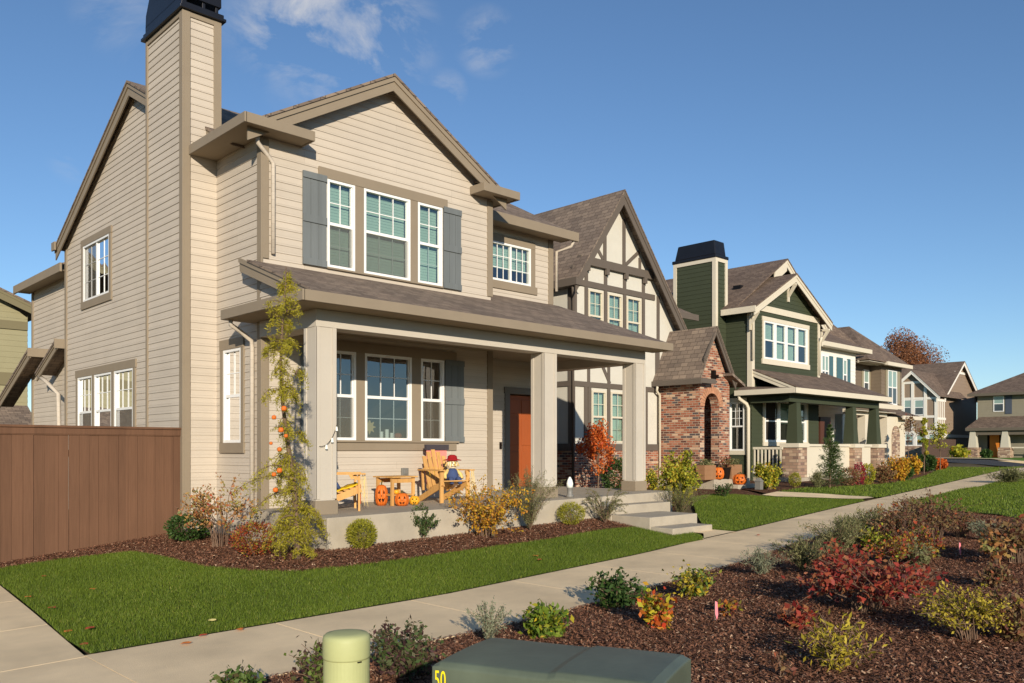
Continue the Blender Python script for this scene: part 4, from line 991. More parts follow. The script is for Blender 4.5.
siding(b, (XR3, 15.6), (1, 0, 0), (0, -1, 0), [(-1.4, 0, 1.4), (4.7, 0, 1.4)], expo=.15, zstart=-.95)
b.build('wall', GREEN, H3, fix=False)
YO3 = 14.4
z3 = lambda x: pz3 - sl3 * abs(x - pk3)
pb, pbz = 28.7, 7.0; s3 = (pbz - 4.75) / (pb - X3 + .35)
roofpart(H3, [[(X3 - .35, YO3, ez3), (pk3, YO3, pz3), (pk3, 18, pz3), (X3 - .35, 15.5, ez3)], [(pk3, YO3, pz3), (30.6, YO3, z3(30.6)), (30.6, 16, z3(30.6)), (pk3, 18, pz3)],
              [(X3 - .35, 15.2, 4.75), (pb, 15.2, pbz), (pb, 24.3, pbz), (X3 - .35, 24.3, 4.75)], [(pb, 15.2, pbz), (32.0, 15.2, 4.75), (32.0, 24.3, 4.75), (pb, 24.3, pbz)]], .1, ROOF2)
b = MB(); rakes(b, (pk3, YO3, pz3 - .03), (X3 - .37, YO3, ez3 - .03), .16, .1); rakes(b, (pk3, YO3, pz3 - .03), (30.62, YO3, z3(30.62) - .03), .16, .1)
rakes(b, (pb, 15.2, pbz - .03), (pb - .9, 15.2, pbz - .03 - .9 * s3), .3, .1); rakes(b, (pb, 15.2, pbz - .03), (31.9, 15.2, 4.78), .16, .1)
b.box(X3 - .4, X3 - .35, YO3, 15.7, ez3 - .2, ez3)
w3.box(b, X3 - .02, XR3, 4.72, 4.93, 0, .04)
b.box(X3 - .04, X3, Y3 - .04, Y3 + .14, 2.0, 4.72); b.box(X3 - .0, X3 + .14, Y3 - .04, Y3, 2.0, 4.72); b.box(XR3 - .1, XR3 + .04, Y3 - .04, Y3, 2.0, 4.72)
# gable brackets
for x, z in ((X3 - .1, 4.6), (pk3, 5.85), (30.4, 4.5)):
    b.bar((x, Y3 - .02, z - .42), (x, YO3 + .06, z), .09, .09, (1, 0, 0)); b.box(x - .05, x + .05, Y3 - .06, Y3, z - .6, z); b.box(x - .05, x + .05, YO3 + .04, Y3, z - .06, z + .02)
# window trims
w3.box(b, w4x[0] - .12, w4x[-1] + .12, wz3[1], wz3[1] + .14, 0, .04); w3.box(b, w4x[0] - .14, w4x[-1] + .14, wz3[0] - .18, wz3[0], 0, .05)
w3.box(b, w4x[0] - .1, w4x[0], wz3[0], wz3[1], 0, .036); w3.box(b, w4x[-1], w4x[-1] + .1, wz3[0], wz3[1], 0, .036)
w3.box(b, lw3[0] - .1, lw3[-1] + .1, lz3[1], lz3[1] + .14, 0, .04); w3.box(b, lw3[0] - .1, lw3[-1] + .1, lz3[0] - .14, lz3[0], 0, .05); w3.box(b, lw3[0] - .1, lw3[0], lz3[0], lz3[1], 0, .036); w3.box(b, lw3[-1], lw3[-1] + .1, lz3[0], lz3[1], 0, .036)
l3.box(b, sw3[0] - .08, sw3[1] + .08, sw3[3], sw3[3] + .14, 0, .04); l3.box(b, sw3[0] - .08, sw3[1] + .08, sw3[2] - .14, sw3[2], 0, .04); l3.box(b, sw3[0] - .08, sw3[0], sw3[2], sw3[3], 0, .036); l3.box(b, sw3[1], sw3[1] + .08, sw3[2], sw3[3], 0, .036)
b.split('trim', CREAM, H3)
for k in range(4): window(H3, w3, w4x[k] + .005, w4x[k + 1] - .005, *wz3, 1, 1, blind=[.5, 1, 1, .5][k], fw=.06)
for k in range(3): window(H3, w3, lw3[k] + .005, lw3[k + 1] - .005, *lz3, 1, 1, fw=.07, glass=GLASS, blind=.55)
window(H3, l3, *sw3[:4], 3, 3, glass=GLASSD, grid_low=False, frame=WHITE, fw=.05)
# chimney
c0, c1, cy0, cy1, cz = 24.75, 25.42, 15.75, 17.4, 6.5
b = MB()
siding(b, (c0, 0), (0, 1, 0), (-1, 0, 0), [(-1.4, cy0, cy1), (cz, cy0, cy1)], expo=.15, zstart=-.95); siding(b, (0, cy0), (1, 0, 0), (0, -1, 0), [(-1.4, c0, c1), (cz, c0, c1)], expo=.15, zstart=-.95)
siding(b, (c1, 0), (0, -1, 0), (1, 0, 0), [(4.5, -cy1, -cy0), (cz, -cy1, -cy0)], expo=.15, zstart=-.95); siding(b, (0, cy1), (-1, 0, 0), (0, 1, 0), [(-1.4, -c1, -c0), (cz, -c1, -c0)], expo=.15, zstart=-.95)
b.add([(c0, cy0, cz), (c1, cy0, cz), (c1, cy1, cz), (c0, cy1, cz)], [(0, 1, 2, 3)])
co = b.build('chimney', GREEN, H3, fix=False)
b = MB(); b.box(c0 - .04, c0 + .1, cy0 - .04, cy0 + .1, -1.4, cz - .002); b.box(c1 - .1, c1 + .04, cy0 - .04, cy0 + .02, 4.6, cz - .002); b.box(c0 - .04, c0, cy1 - .1, cy1 + .03, -1.4, cz - .002); b.box(c0 - .042, c1 + .042, cy0 - .042, cy1 + .03, cz - .12, cz + .001)
b.build('corner_board', CREAM, co)
b = MB(); b.box(c0 - .07, c1 + .07, cy0 - .07, cy1 + .07, cz, cz + .12)
b.hexa([(c0, cy0, cz + .12), (c1, cy0, cz + .12), (c1, cy1, cz + .12), (c0, cy1, cz + .12)], [(c0 + .03, cy0 + .06, cz + .62), (c1 - .03, cy0 + .06, cz + .62), (c1 - .03, cy1 - .12, cz + .62), (c0 + .03, cy1 - .12, cz + .62)])
b.build('chimney_cap', BLACKM, co, bevel=.03)
b = MB(); b.box(27.1, 27.5, 17.6, 17.9, z3(27.3) + .55, z3(27.3) + .75); b.box(26.6, 27.0, 15.9, 16.2, 5.62, 5.85); b.split('roof_vent', BLACKM, H3)
# porch
PX0, PX1, PYF = 25.35, 32.4, 13.0
zf3 = 1.98; zq = lambda y: zf3 + .42 * (y - PYF)
b = MB(); b.slab([(PX0, PYF, zf3), (PX1, PYF, zf3), (PX1 - .9, 15.0, zq(15.0)), (PX0 + .0, 15.0, zf3 + .02), (PX0, 15.0, zf3)], .02) if False else None
roofpart(H3, [[(PX0, PYF, zf3), (PX1, PYF, zf3), (PX1, 15.6, zq(15.6)), (X3 + .0, 15.6, zq(15.6)), (X3 - .0, Y3, zq(Y3)), (X3 - .0, PYF + .1, zf3 + .05)]], .07, ROOF2, 'porch_roof')
roofpart(H3, [[(24.95, PYF, zf3), (PX0 + .02, PYF, zf3), (PX0 + .02, 15.1, zf3 + .16), (24.95, 15.1, zf3)]], .05, ROOF2, 'porch_roof')
b = MB(); b.box(24.92, PX1 + .03, PYF - .05, PYF, zf3 - .17, zf3); b.box(24.9, 24.95, PYF - .05, 15.12, zf3 - .17, zf3); rakes(b, (X3 - .02, 13.25, zq(13.25) - .03), (X3 - .02, 14.9, zq(14.9) - .03), .12, .07, (-1, 0, 0))
b.split('porch_fascia', CREAM, H3)
b = MB(); b.box(24.95, PX1, PYF, Y3 - .02, zf3 - .19, zf3 - .17); b.build('soffit', GREEN, H3)
b = MB(); b.box(25.3, 32.2, 13.35, 13.65, 1.56, 1.79); b.box(25.302, 25.6, 13.65, Y3 - .02, 1.562, 1.788); b.build('porch_beam', GREEN, H3)
PF3 = -.9
for x in (Y3 * 0 + 13.4 * ratio(797.5), 13.4 * ratio(853.5), 13.4 * ratio(876.5)):
    c = MB(); y = 13.5
    c.hexa([(x - .2, y - .2, .22), (x + .2, y - .2, .22), (x + .2, y + .2, .22), (x - .2, y + .2, .22)], [(x - .13, y - .13, 1.56), (x + .13, y - .13, 1.56), (x + .13, y + .13, 1.56), (x - .13, y + .13, 1.56)])
    cc = c.build('column', GREEN, H3)
    c = MB(); c.box(x - .3, x + .3, y - .28, y + .28, -1.5, .08); c.build('pier', STONE, cc)
    c = MB(); c.box(x - .36, x + .36, y - .34, y + .34, .08, .22); c.build('pier_cap', CREAM, cc, bevel=.01)
b = MB(); b.box(25.5, 32.3, 13.2, Y3, -1.6, PF3); b.build('porch_floor', CONCW, H3, bevel=.01)
b = MB()
x0, x1 = 13.45 * ratio(760), 13.4 * ratio(797.5) - .3
for z in (-.72, .02): b.box(25.5, 26.0, 13.44, 13.5, z, z + .06)
y = 13.5
b = MB(); b.box(25.48, 25.54, 13.7, Y3, .02, .1); b.box(25.48, 25.54, 13.7, Y3, -.78, -.7)
for k in range(8): yy = 13.75 + k * .135; b.box(25.49, 25.53, yy, yy + .045, -.7, .02)
b.build('railing', CREAM, H3)
b = MB(); b.box(26.2, 31.6, 13.42, 13.5, -1.3, .12); b.box(26.2, 31.6, 13.36, 13.54, .12, .2); b.build('porch_panel', CREAM, H3)
downspout(H3, [(25.0, 15.0, 1.8), (25.0, 15.0, 1.72), (25.3, 14.9, 1.55), (25.33, 14.85, 1.4), (25.33, 14.85, -1.3)], CREAM, .06)
downspout(H3, [(25.15, 14.55, 4.6), (25.15, 14.6, 4.5), (25.34, 14.68, 4.35), (25.34, 14.68, 3.0)], CREAM, .045)
downspout(H3, [(30.1, 14.6, 4.2), (30.15, 14.7, 4.0), (30.15, 14.7, 2.8)], CREAM, .045)
b = MB(); w3.box(b, 30.35, 31.2, PF3, 1.25, -.4, .0); b.build('door', mat('green_house_door', srgb(84, 52, 40), .5, .3), H3)

# ------------------------------------------------------------------ the white house with teal shutters
H4 = thing('house', 'white house with teal shutters and cream porch posts beyond the dark green house', 'house', (37.0, 21.0, -1.2), group='houses along the street')
Y4 = 17.0; w4 = FRONT(Y4); xl4, xr4 = 33.6, Y4 * ratio(855.3)
b = MB(); siding(b, (0, Y4), (1, 0, 0), (0, -1, 0), [(-1.4, xl4, xr4), (4.7, xl4, xr4)], expo=.17, zstart=-1)
siding(b, (xl4, 0), (0, 1, 0), (-1, 0, 0), [(-1.4, Y4, 26), (4.7, Y4, 26)], expo=.17, zstart=-1); siding(b, (xr4, 0), (0, 1, 0), (1, 0, 0), [(-1.4, Y4, 26), (4.7, Y4, 26)], expo=.17, zstart=-1)
b.build('wall', WHITEW, H4, fix=False)
roofpart(H4, [[(33.2, 16.6, 4.62), (39.1, 16.6, 4.62), (37.9, 18.4, 5.6), (33.2, 18.4, 5.6)], [(33.2, 18.2, 4.9), (42.6, 18.2, 4.9), (38.8, 19.4, 7.0), (37.6, 19.4, 7.05), (33.2, 19.4, 7.05)], [(42.6, 18.2, 4.9), (42.6, 26, 4.9), (38.8, 25, 7.0), (38.8, 19.4, 7.0)], [(33.2, 18.2, 4.9), (33.2, 19.4, 7.04), (33.2, 25, 7.04), (33.2, 26, 4.9)], [(33.2, 19.4, 7.05), (38.8, 19.4, 7.0), (38.8, 25, 7.0), (33.2, 25, 7.05)]], .08, ROOF2)
b = MB(); b.box(33.2, 39.15, 16.54, 16.6, 4.44, 4.63); b.box(39.1, 39.15, 16.6, 18, 4.44, 4.63); b.box(33.2, 39.1, 16.6, Y4, 4.44, 4.46); w4.box(b, xl4, xr4, 4.3, 4.44, 0, .04)
b.split('fascia', CREAM, H4)
for a, c_, z0, z1 in ((820.8, 828, 2.75, 4.12), (842.3, 846.3, 2.7, 4.08)):
    far_window(H4, w4, Y4 * ratio(a), Y4 * ratio(c_), z0, z1, 2 if a < 830 else 1)
for a, c_ in ((828.4, 832), (836.2, 841.6), (846.6, 849.3)):
    b = MB(); w4.box(b, Y4 * ratio(a), Y4 * ratio(c_), 2.7, 4.12, .016, .06); b.build('shutter', SHUTB, H4)
xe = 37.7
roofpart(H4, [[(33.5, 14.9, 1.95), (xe, 14.9, 1.95), (xe, 17.0, 2.7), (33.5, 17.0, 2.7)]], .08, ROOF2, 'porch_roof')
b = MB(); b.box(33.5, xe + .05, 14.84, 14.9, 1.76, 1.96); b.box(33.5, xe, 14.9, 15.3, 1.6, 1.62); b.split('porch_fascia', CREAM, H4)
b = MB(); b.box(33.8, 37.5, 15.2, 15.5, 1.45, 1.7); b.build('porch_beam', CREAM, H4)
for px in (839.5, 862, 884): 
    x = 15.4 * ratio(px); b = MB(); b.box(x - .16, x + .16, 15.2, 15.52, -1.0, 1.45); b.build('column', CREAM, H4)
b = MB(); w4.box(b, Y4 * ratio(841.3), Y4 * ratio(845), -.95, 1.15, .0, .03); b.build('door', mat('brick_red_door', srgb(158, 70, 50), .5, .3), H4)
b = MB(); w4.box(b, Y4 * ratio(846), Y4 * ratio(851), -1.2, 1.4, .0, .12); b.build('stone_panel', STONE, H4)
b = MB(); b.box(37.6, 38.3, 16.0, 16.9, -1.3, 1.4); b.build('stone_pier', STONE, H4)
b = MB(); b.box(33.6, 38.3, 15.1, 17, -1.5, -.95); b.build('porch_floor', CONCW, H4)
for a, c_ in ((825, 829),): far_window(H4, w4, Y4 * ratio(a), Y4 * ratio(c_), -.1, 1.3, 1)

# ------------------------------------------------------------------ the brown house
H5 = thing('house', 'dark brown house with a steep hipped roof, white windows and an arched stone entry', 'house', (45.5, 22.0, -1.1), group='houses along the street')
xa0, xa1, ya, yb5 = 43.0, 45.1, 19.2, 18.6; xr5 = yb5 * ratio(901.5)
wa, wb, lb = FRONT(ya), FRONT(yb5), LEFT(xa1)
b = MB()
siding(b, (0, ya), (1, 0, 0), (0, -1, 0), [(-1.4, xa0, xa1), (4.7, xa0, xa1)], expo=.18, zstart=-1); siding(b, (xa1, 0), (0, 1, 0), (-1, 0, 0), [(-1.4, yb5, ya), (4.7, yb5, ya)], expo=.18, zstart=-1)
siding(b, (0, yb5), (1, 0, 0), (0, -1, 0), [(-1.4, xa1, xr5), (4.7, xa1, xr5)], expo=.18, zstart=-1); siding(b, (xa0, 0), (0, 1, 0), (-1, 0, 0), [(-1.4, ya, 28), (4.7, ya, 28)], expo=.18, zstart=-1)
siding(b, (xr5, 0), (0, 1, 0), (1, 0, 0), [(-1.4, yb5, 28), (4.7, yb5, 28)], expo=.18, zstart=-1)
b.build('wall', BROWN, H5, fix=False)
ap = (45.3, 20.4, 6.75)
roofpart(H5, [[(42.6, 18.15, 4.62), (48.0, 18.15, 4.62), ap], [(42.6, 18.15, 4.62), ap, (45.3, 26, 6.75), (42.6, 28, 4.62)], [(48.0, 18.15, 4.62), (48.0, 28, 4.62), (45.3, 26, 6.75), ap]], .08, ROOF2)
b = MB(); b.box(42.6, 45.0, 18.7, 18.76, 4.46, 4.64); b.box(44.75, 48.05, 18.08, 18.15, 4.44, 4.63); b.box(44.7, 44.76, 18.08, 18.7, 4.45, 4.63); b.box(42.6, 48, 18.15, 19.2, 4.5, 4.52)
b.split('fascia', CREAM, H5)
b = MB(); b.box(46.6, 47.6, 21.2, 22.0, 5.4, 6.25); cb = b.build('chimney', BLACKM, H5)
far_window(H5, wa, ya * ratio(863.2), ya * ratio(868.3), 2.9, 4.25, 1); far_window(H5, wb, yb5 * ratio(887.2), yb5 * ratio(896.3), 2.45, 4.3, 2)
for W, a, c_, z0, z1 in ((wa, 861.3, 862.9, 2.95, 4.2), (wa, 868.7, 870.4, 2.95, 4.2), (wb, 885.2, 886.9, 2.5, 4.3), (wb, 896.8, 899, 2.5, 4.3)):
    b = MB(); Yw = ya if W is wa else yb5; W.box(b, Yw * ratio(a), Yw * ratio(c_), z0, z1, .016, .05); b.build('shutter', mat('olive_grey_shutter', srgb(146, 138, 116), .6) if 'olive_grey_shutter' not in bpy.data.materials else bpy.data.materials['olive_grey_shutter'], H5)
b = MB(); wb.box(b, xa1, xr5 + .05, 2.22, 2.42, 0, .08); b.build('belt_board', CREAM, H5)
roofpart(H5, [[(44.6, 17.3, 1.75), (47.4, 17.3, 1.75), (47.4, 18.6, 2.2), (44.6, 18.6, 2.2)]], .08, ROOF2, 'porch_roof')
b = MB(); b.box(44.6, 47.45, 17.24, 17.3, 1.58, 1.77); b.build('porch_fascia', CREAM, H5)
w = FRONT(17.6); a0, a1 = 17.6 * ratio(889), 17.6 * ratio(905)
b = MB(); w.box(b, a0, a1, -1.4, 1.7, -.3, 0); e5 = b.build('entry_wall', mat('tan_stucco', srgb(206, 196, 172), .8), H5)
b = MB(); c = 17.6 * ratio(895.5); w.poly(b, [(c - .5, -1.3), (c + .5, -1.3), (c + .5, .75)] + [(c + .5 * math.cos(t), .75 + .5 * math.sin(t)) for t in np.linspace(.2, 2.94, 9)] + [(c - .5, .75)], 0, .03); b.build('entry_arch', STONE, H5)

# ------------------------------------------------------------------ the taupe house with white battens, turned to the cross street
H6 = thing('house', 'taupe house with white timber battens and two gables at the end of the street', 'house', (80, 30, -.9), group='houses along the street')
X6 = 75.0; W6 = LEFT(X6); y0, y1 = X6 / ratio(937), X6 / ratio(901)
f6 = lambda px, py: onX(px, py, X6)
b = MB()
pk = f6(913, 370); zl_, zr_ = f6(902, 382)[1], f6(939, 396)[1]
flatwall(b, (X6, 0), (0, 1, 0), (-1, 0, 0), [(-1.2, y0, y1), (zr_ - .2, y0, y1), (zl_ - .1, y0 - .35 + (pk[0] - y0 + .35) * (zl_ - .1 - zr_) / (pk[1] - zr_), y1), (pk[1] - .2, pk[0] - .03, pk[0] + .03)])
flatwall(b, (0, y0), (1, 0, 0), (0, -1, 0), [(-1.2, X6, X6 + 1.8), (4.4, X6, X6 + 1.8)])
y6 = y0 + .25; xg1, xg2 = y6 * ratio(945), y6 * ratio(976.5); xp = 0; zpk = onY(958, 361, y6)[1]; ze6 = onY(960, 396, y6)[1]
siding(b, (0, y6), (1, 0, 0), (0, -1, 0), [(-1.2, xg1 - .6, xg2), (4.55, xg1 - .6, xg2), (zpk - .1, (xg1 - .6 + xg2) / 2 - .1, (xg1 - .6 + xg2) / 2 + .1)], expo=.3, zstart=-1)
flatwall(b, (xg1 - .6, 0), (0, 1, 0), (-1, 0, 0), [(-1.2, y6, y6 + 9), (4.5, y6, y6 + 9)]); flatwall(b, (xg2, 0), (0, 1, 0), (1, 0, 0), [(-1.2, y6, y6 + 9), (4.5, y6, y6 + 9)])
b.build('wall', TAUPE, H6, fix=False)
mid = (xg1 - .6 + xg2) / 2
roofpart(H6, [[(mid, y6 - .4, zpk), (xg1 - 1.1, y6 - .4, 4.5), (xg1 - 1.1, y6 + 9, 4.5), (mid, y6 + 9, zpk)], [(mid, y6 - .4, zpk), (xg2 + .5, y6 - .4, 4.5), (xg2 + .5, y6 + 9, 4.5), (mid, y6 + 9, zpk)],
              [(X6 - .4, pk[0], pk[1]), (X6 - .4, y0 - .35, zr_), (mid, y0 - .35, zr_), (mid, pk[0], pk[1])], [(X6 - .4, pk[0], pk[1]), (X6 - .4, y1 + .1, zl_), (mid, y1 + .1, zl_), (mid, pk[0], pk[1])]], .12, ROOF2)
b = MB()
rakes(b, (mid, y6 - .4, zpk - .03), (xg1 - 1.1, y6 - .4, 4.47), .2, .12); rakes(b, (mid, y6 - .4, zpk - .03), (xg2 + .5, y6 - .4, 4.47), .2, .12)
rakes(b, (X6 - .4, pk[0], pk[1] - .03), (X6 - .4, y0 - .35, zr_ - .03), .2, .12, (-1, 0, 0)); rakes(b, (X6 - .4, pk[0], pk[1] - .03), (X6 - .4, y1 + .1, zl_ - .03), .2, .12, (-1, 0, 0))
FRONT(y6).box(b, mid - 1.4, mid + 1.4, zpk - 1.15, zpk - .95, 0, .06)
def h6(p, q, w_=.2, f=.06): W6.strip(b, f6(*p), f6(*q), w_, .002, f)
for (p, q) in (((902.5, 383.3), (921, 382)), ((902.5, 399), (937, 398)), ((902, 417), (937, 416.5)), ((902, 433), (937, 431.5)), ((902, 446), (937, 446))): h6(p, q)
for px, t, bt in ((912.8, 383, 432), (925.6, 383, 432), (936.3, 397, 458), (903, 383, 432), (903.5, 433, 458), (915, 433, 446), (927.5, 433, 446)): h6((px, t), (px, bt), .24, .075)
for k in range(4): x = X6 + .3 + k * .42; FRONT(y0).box(b, x, x + .1, -1.2, 4.3, 0, .05)
FRONT(y0).box(b, X6, X6 + 1.9, 2.55, 2.75, 0, .06); FRONT(y0).box(b, X6, X6 + 1.9, 1.2, 1.4, 0, .06); FRONT(y0).box(b, X6, X6 + 1.9, 4.1, 4.3, 0, .06)
FRONT(y6).box(b, xg1 - .2, xg2, 1.1, 1.35, 0, .05)
b.split('batten', mat('white_trim_paint', srgb(226, 222, 212), .6), H6, tol=.01)
for a, c_, t, bt in ((904, 911.5, 400, 415), (914.5, 924, 400, 415), (905, 913.5, 434, 446), (916.5, 926, 434, 446), (929, 935, 434, 446)):
    y_a, z_t = f6(a, t); y_b, z_b = f6(c_, bt); far_window(H6, W6, y_b, y_a, z_b, z_t, 1)
yb_, zb_ = f6(903, 447); b = MB(); W6.box(b, y0, y1, -1.3, f6(920, 446)[1], 0, .1); b.build('stone_base', STONE, H6)

# ------------------------------------------------------------------ the grey-olive house that faces down the street
H7 = thing('house', 'grey olive house with tapered porch posts and an orange door at far right', 'house', (84, 18, -.9), group='houses along the street')
X7 = 78.0; W7 = LEFT(X7); f7 = lambda px, py: onX(px, py, X7)
ya_, yb_ = 10.5, f7(977.5, 420)[0]
b = MB(); ze = f7(978, 394)[1]
ng0, ng1 = f7(1003, 400)[0], f7(1015, 400)[0]
siding(b, (X7, 0), (0, 1, 0), (-1, 0, 0), [(-1.2, ya_, yb_), (ze, ya_, yb_)], expo=.2, zstart=-1); siding(b, (0, ya_), (1, 0, 0), (0, -1, 0), [(-1.2, X7, X7 + 12), (ze, X7, X7 + 12)], expo=.2, zstart=-1); siding(b, (X7 + 12, yb_), (-1, 0, 0), (0, 1, 0), [(-1.2, 0, 12), (ze, 0, 12)], expo=.2, zstart=-1)
b.build('wall', GREYS, H7, fix=False)
o = 1.0
zr7 = ze + 3.4
roofpart(H7, [[(X7 - .6, yb_ + .6, ze), (X7 - .6, ya_ - .6, ze), (X7 + 6, ya_ + 5, zr7), (X7 + 6, yb_ - 5.6, zr7)], [(X7 - .6, yb_ + .6, ze), (X7 + 6, yb_ - 5.6, zr7), (X7 + 12.6, yb_ + .6, ze)], [(X7 + 6, yb_ - 5.6, zr7), (X7 + 6, ya_ + 5, zr7), (X7 + 12.6, ya_ - .6, ze), (X7 + 12.6, yb_ + .6, ze)]], .12, ROOF2)
b = MB(); b.box(X7 - .66, X7 - .6, ya_ - .6, yb_ + .6, ze - .22, ze); b.box(X7 - .6, X7, ya_ - .6, yb_ + .6, ze - .2, ze - .18); b.split('fascia', mat('grey_brown_trim', srgb(100, 92, 80), .7), H7)
ya7, zt = f7(993.5, 396); yb7, zb = f7(1004, 411.5); far_window(H7, W7, yb7, ya7, zb, zt, 1)
b = MB(); W7.box(b, f7(1012, 400)[0], f7(1005.5, 400)[0], zb - .2, ze - .2, 0, .06); b.build('accent_panel', mat('slate_blue_siding', srgb(72, 80, 92), .7), H7)
pf = f7(966, 426); XP = X7 - 1.5; yp0 = XP / ratio(965.5); zpf = onX(966, 428, XP)[1]; ztp = f7(985, 417)[1]
roofpart(H7, [[(XP, yp0, zpf), (XP, ya_, zpf), (X7, ya_, ztp), (X7, yb_ - .2, ztp)], [(XP, yp0, zpf), (X7, yb_ - .2, ztp), (X7, yp0 + .3, zpf)]], .1, ROOF2, 'porch_roof')
b = MB(); b.box(XP - .05, XP, ya_, yp0, zpf - .25, zpf); b.box(XP + .2, XP + .5, ya_, yp0 - .2, zpf - .6, zpf - .25); b.split('porch_fascia', bpy.data.materials['grey_brown_trim'], H7)
for px in (974, 1006.2):
    y = (XP + .5) / ratio(px); zc = onX(px, 447.5, XP + .5)[1]; b = MB(); x = XP + .35
    b.hexa([(x - .3, y - .32, zc), (x + .3, y - .32, zc), (x + .3, y + .32, zc), (x - .3, y + .32, zc)], [(x - .2, y - .2, zpf - .3), (x + .2, y - .2, zpf - .3), (x + .2, y + .2, zpf - .3), (x - .2, y + .2, zpf - .3)])
    c_ = b.build('column', mat('pale_taupe_post', srgb(190, 184, 166), .7) if 'pale_taupe_post' not in bpy.data.materials else bpy.data.materials['pale_taupe_post'], H7)
    b = MB(); b.box(x - .45, x + .45, y - .45, y + .45, -1.1, zc); b.build('pier', STONE, c_)
b = MB(); W7.box(b, f7(999.5, 450)[0], f7(990, 450)[0], -.72, 1.65, 0, .08); b.build('door', mat('bright_orange_door', srgb(206, 124, 44), .5), H7)
b = MB(); W7.box(b, f7(1000.5, 450)[0], f7(987.5, 450)[0], -.72, 1.85, -.02, .05); b.build('door_frame', DARK, H7)
b = MB(); b.box(XP + .1, X7, ya_, yp0 - .1, -1.2, -.72); b.build('porch_floor', CONCW, H7)
b = MB(); b.box(XP + .3, XP + .36, ya_, (XP + .5) / ratio(1007) - .4, .15, .25)
for k in range(16): b.box(XP + .31, XP + .35, ya_ + k * .55, ya_ + .1 + k * .55, -.72, .15)
b.build('railing', CREAM, H7)

# ------------------------------------------------------------------ olive house behind the corner lot
H8 = thing('house', 'olive tan clapboard house partly seen behind the brown fence at the far left', 'house', (5, 36, -1.6), group='houses along the street')
Y8 = 34.0; x8 = Y8 * ratio(27.5); w = FRONT(Y8)
b = MB(); siding(b, (0, Y8), (1, 0, 0), (0, -1, 0), [(-1.9, -2, x8), (4.75, -2, x8), (5.4, 0, x8 - .9)], expo=.2, zstart=-1.9); siding(b, (x8, 0), (0, -1, 0), (1, 0, 0), [(-1.9, -44, -Y8), (4.8, -44, -Y8)], expo=.2, zstart=-1.9); b.build('wall', OLIVE, H8, fix=False)
xg = Y8 * ratio(8); zg_ = onY(8, 290, Y8)[1]
roofpart(H8, [[(3.0, Y8 - .5, 7.6), (x8 + .6, Y8 - .5, 5.0), (x8 + .6, 44, 5.0), (3.0, 44, 7.6)], [(3.0, Y8 - .5, 7.6), (-2.6, Y8 - .5, 5.0), (-2.6, 44, 5.0), (3.0, 44, 7.6)]], .15, ROOF)
b = MB(); rakes(b, (3.0, Y8 - .5, 7.55), (x8 + .6, Y8 - .5, 4.95), .22, .1); rakes(b, (3.0, Y8 - .5, 7.55), (-2.6, Y8 - .5, 4.95), .22, .1); w.box(b, -2, x8, 4.3, 4.6, 0, .06); w.box(b, -2, x8, 2.3, 2.75, 0, .05)
b.split('trim', mat('olive_brown_trim', srgb(120, 112, 84), .7), H8)
b = MB(); b.slab([(-2, Y8 - 1.6, .7), (x8, Y8 - 1.6, .7), (x8, Y8, 1.6), (-2, Y8, 1.6)], .12); b.build('porch_roof', ROOF, H8)

# ------------------------------------------------------------------ fence
F1 = thing('fence', 'red-brown stained board fence joining the tan house chimney, with a gate at its left', 'fence', (3.0, 13.85, -1.5))
FY = 13.88; b = MB(); g = MB(); xg_ = FY * ratio(39)
x = -3.0; rnd = random.Random(3)
while x < 5.74:
    wd = rnd.choice([.14, .14, .145, .15, .19]); e_ = min(x + wd - rnd.choice([.002, .003, .003, .007]), 5.76); dy = rnd.uniform(0, .012)
    (g if x < xg_ - .02 and x > xg_ - 1.3 else b).box(x, e_, FY - .02 - dy, FY - dy, -1.62 if x < xg_ else -1.58, .25); x += wd
b.split('boards', FENCE, F1, tol=.02); g.build('gate', FENCE, F1)
b = MB(); b.box(-3.0, 5.77, FY - .075, FY + .06, .335, .37); b.box(-3.0, 5.77, FY - .05, FY - .028, .24, .334); b.box(-3.0, 5.77, FY - .042, FY - .028, .225, .24)
b.build('cap_rail', FENCE, F1, bevel=.004)
b = MB()
for x in (-1.6, .8, 3.2, 5.66): b.box(x, x + .09, FY, FY + .09, -1.7, .33)
b.split('post', FENCE, F1)
b = MB(); b.box(-3.0, 5.7, FY + .002, FY + .05, -.1, .0); b.box(-3.0, 5.7, FY + .002, FY + .05, -1.3, -1.2); b.split('rail', FENCE, F1)

# ------------------------------------------------------------------ plants
LM = {}
def leafmat(key, *cols, trans=.35):
    if key not in LM: LM[key] = mat_leaf(key, [srgb(*c) for c in cols], trans)
    return LM[key]
L_DKGREEN = leafmat('dark_green_leaves', (36, 56, 26), (62, 88, 40), (84, 108, 50))
L_YELBALL = leafmat('yellow_green_needles', (104, 112, 36), (150, 148, 46), (182, 174, 62))
L_LARCH = leafmat('larch_needles', (146, 146, 44), (186, 178, 56), (212, 200, 78), (160, 150, 58), trans=.55)
L_NAND = leafmat('nandina_leaves', (150, 70, 50), (176, 116, 70), (190, 150, 90), (120, 130, 70), (200, 90, 60))
L_BARB = leafmat('barberry_leaves', (120, 120, 40), (170, 150, 50), (180, 80, 50), (110, 60, 60), (150, 160, 60))
L_YELRED = leafmat('yellow_orange_leaves', (150, 130, 40), (210, 172, 50), (196, 130, 50), (120, 120, 50))
L_GREY = leafmat('grey_green_leaves', (86, 92, 58), (122, 122, 80), (154, 150, 104))
L_BRIGHT = leafmat('bright_yellow_leaves', (116, 116, 44), (172, 154, 48), (196, 176, 62), (136, 128, 56))
L_RED = leafmat('scarlet_leaves', (92, 34, 34), (132, 44, 42), (166, 70, 54), (160, 112, 70), (84, 44, 44))
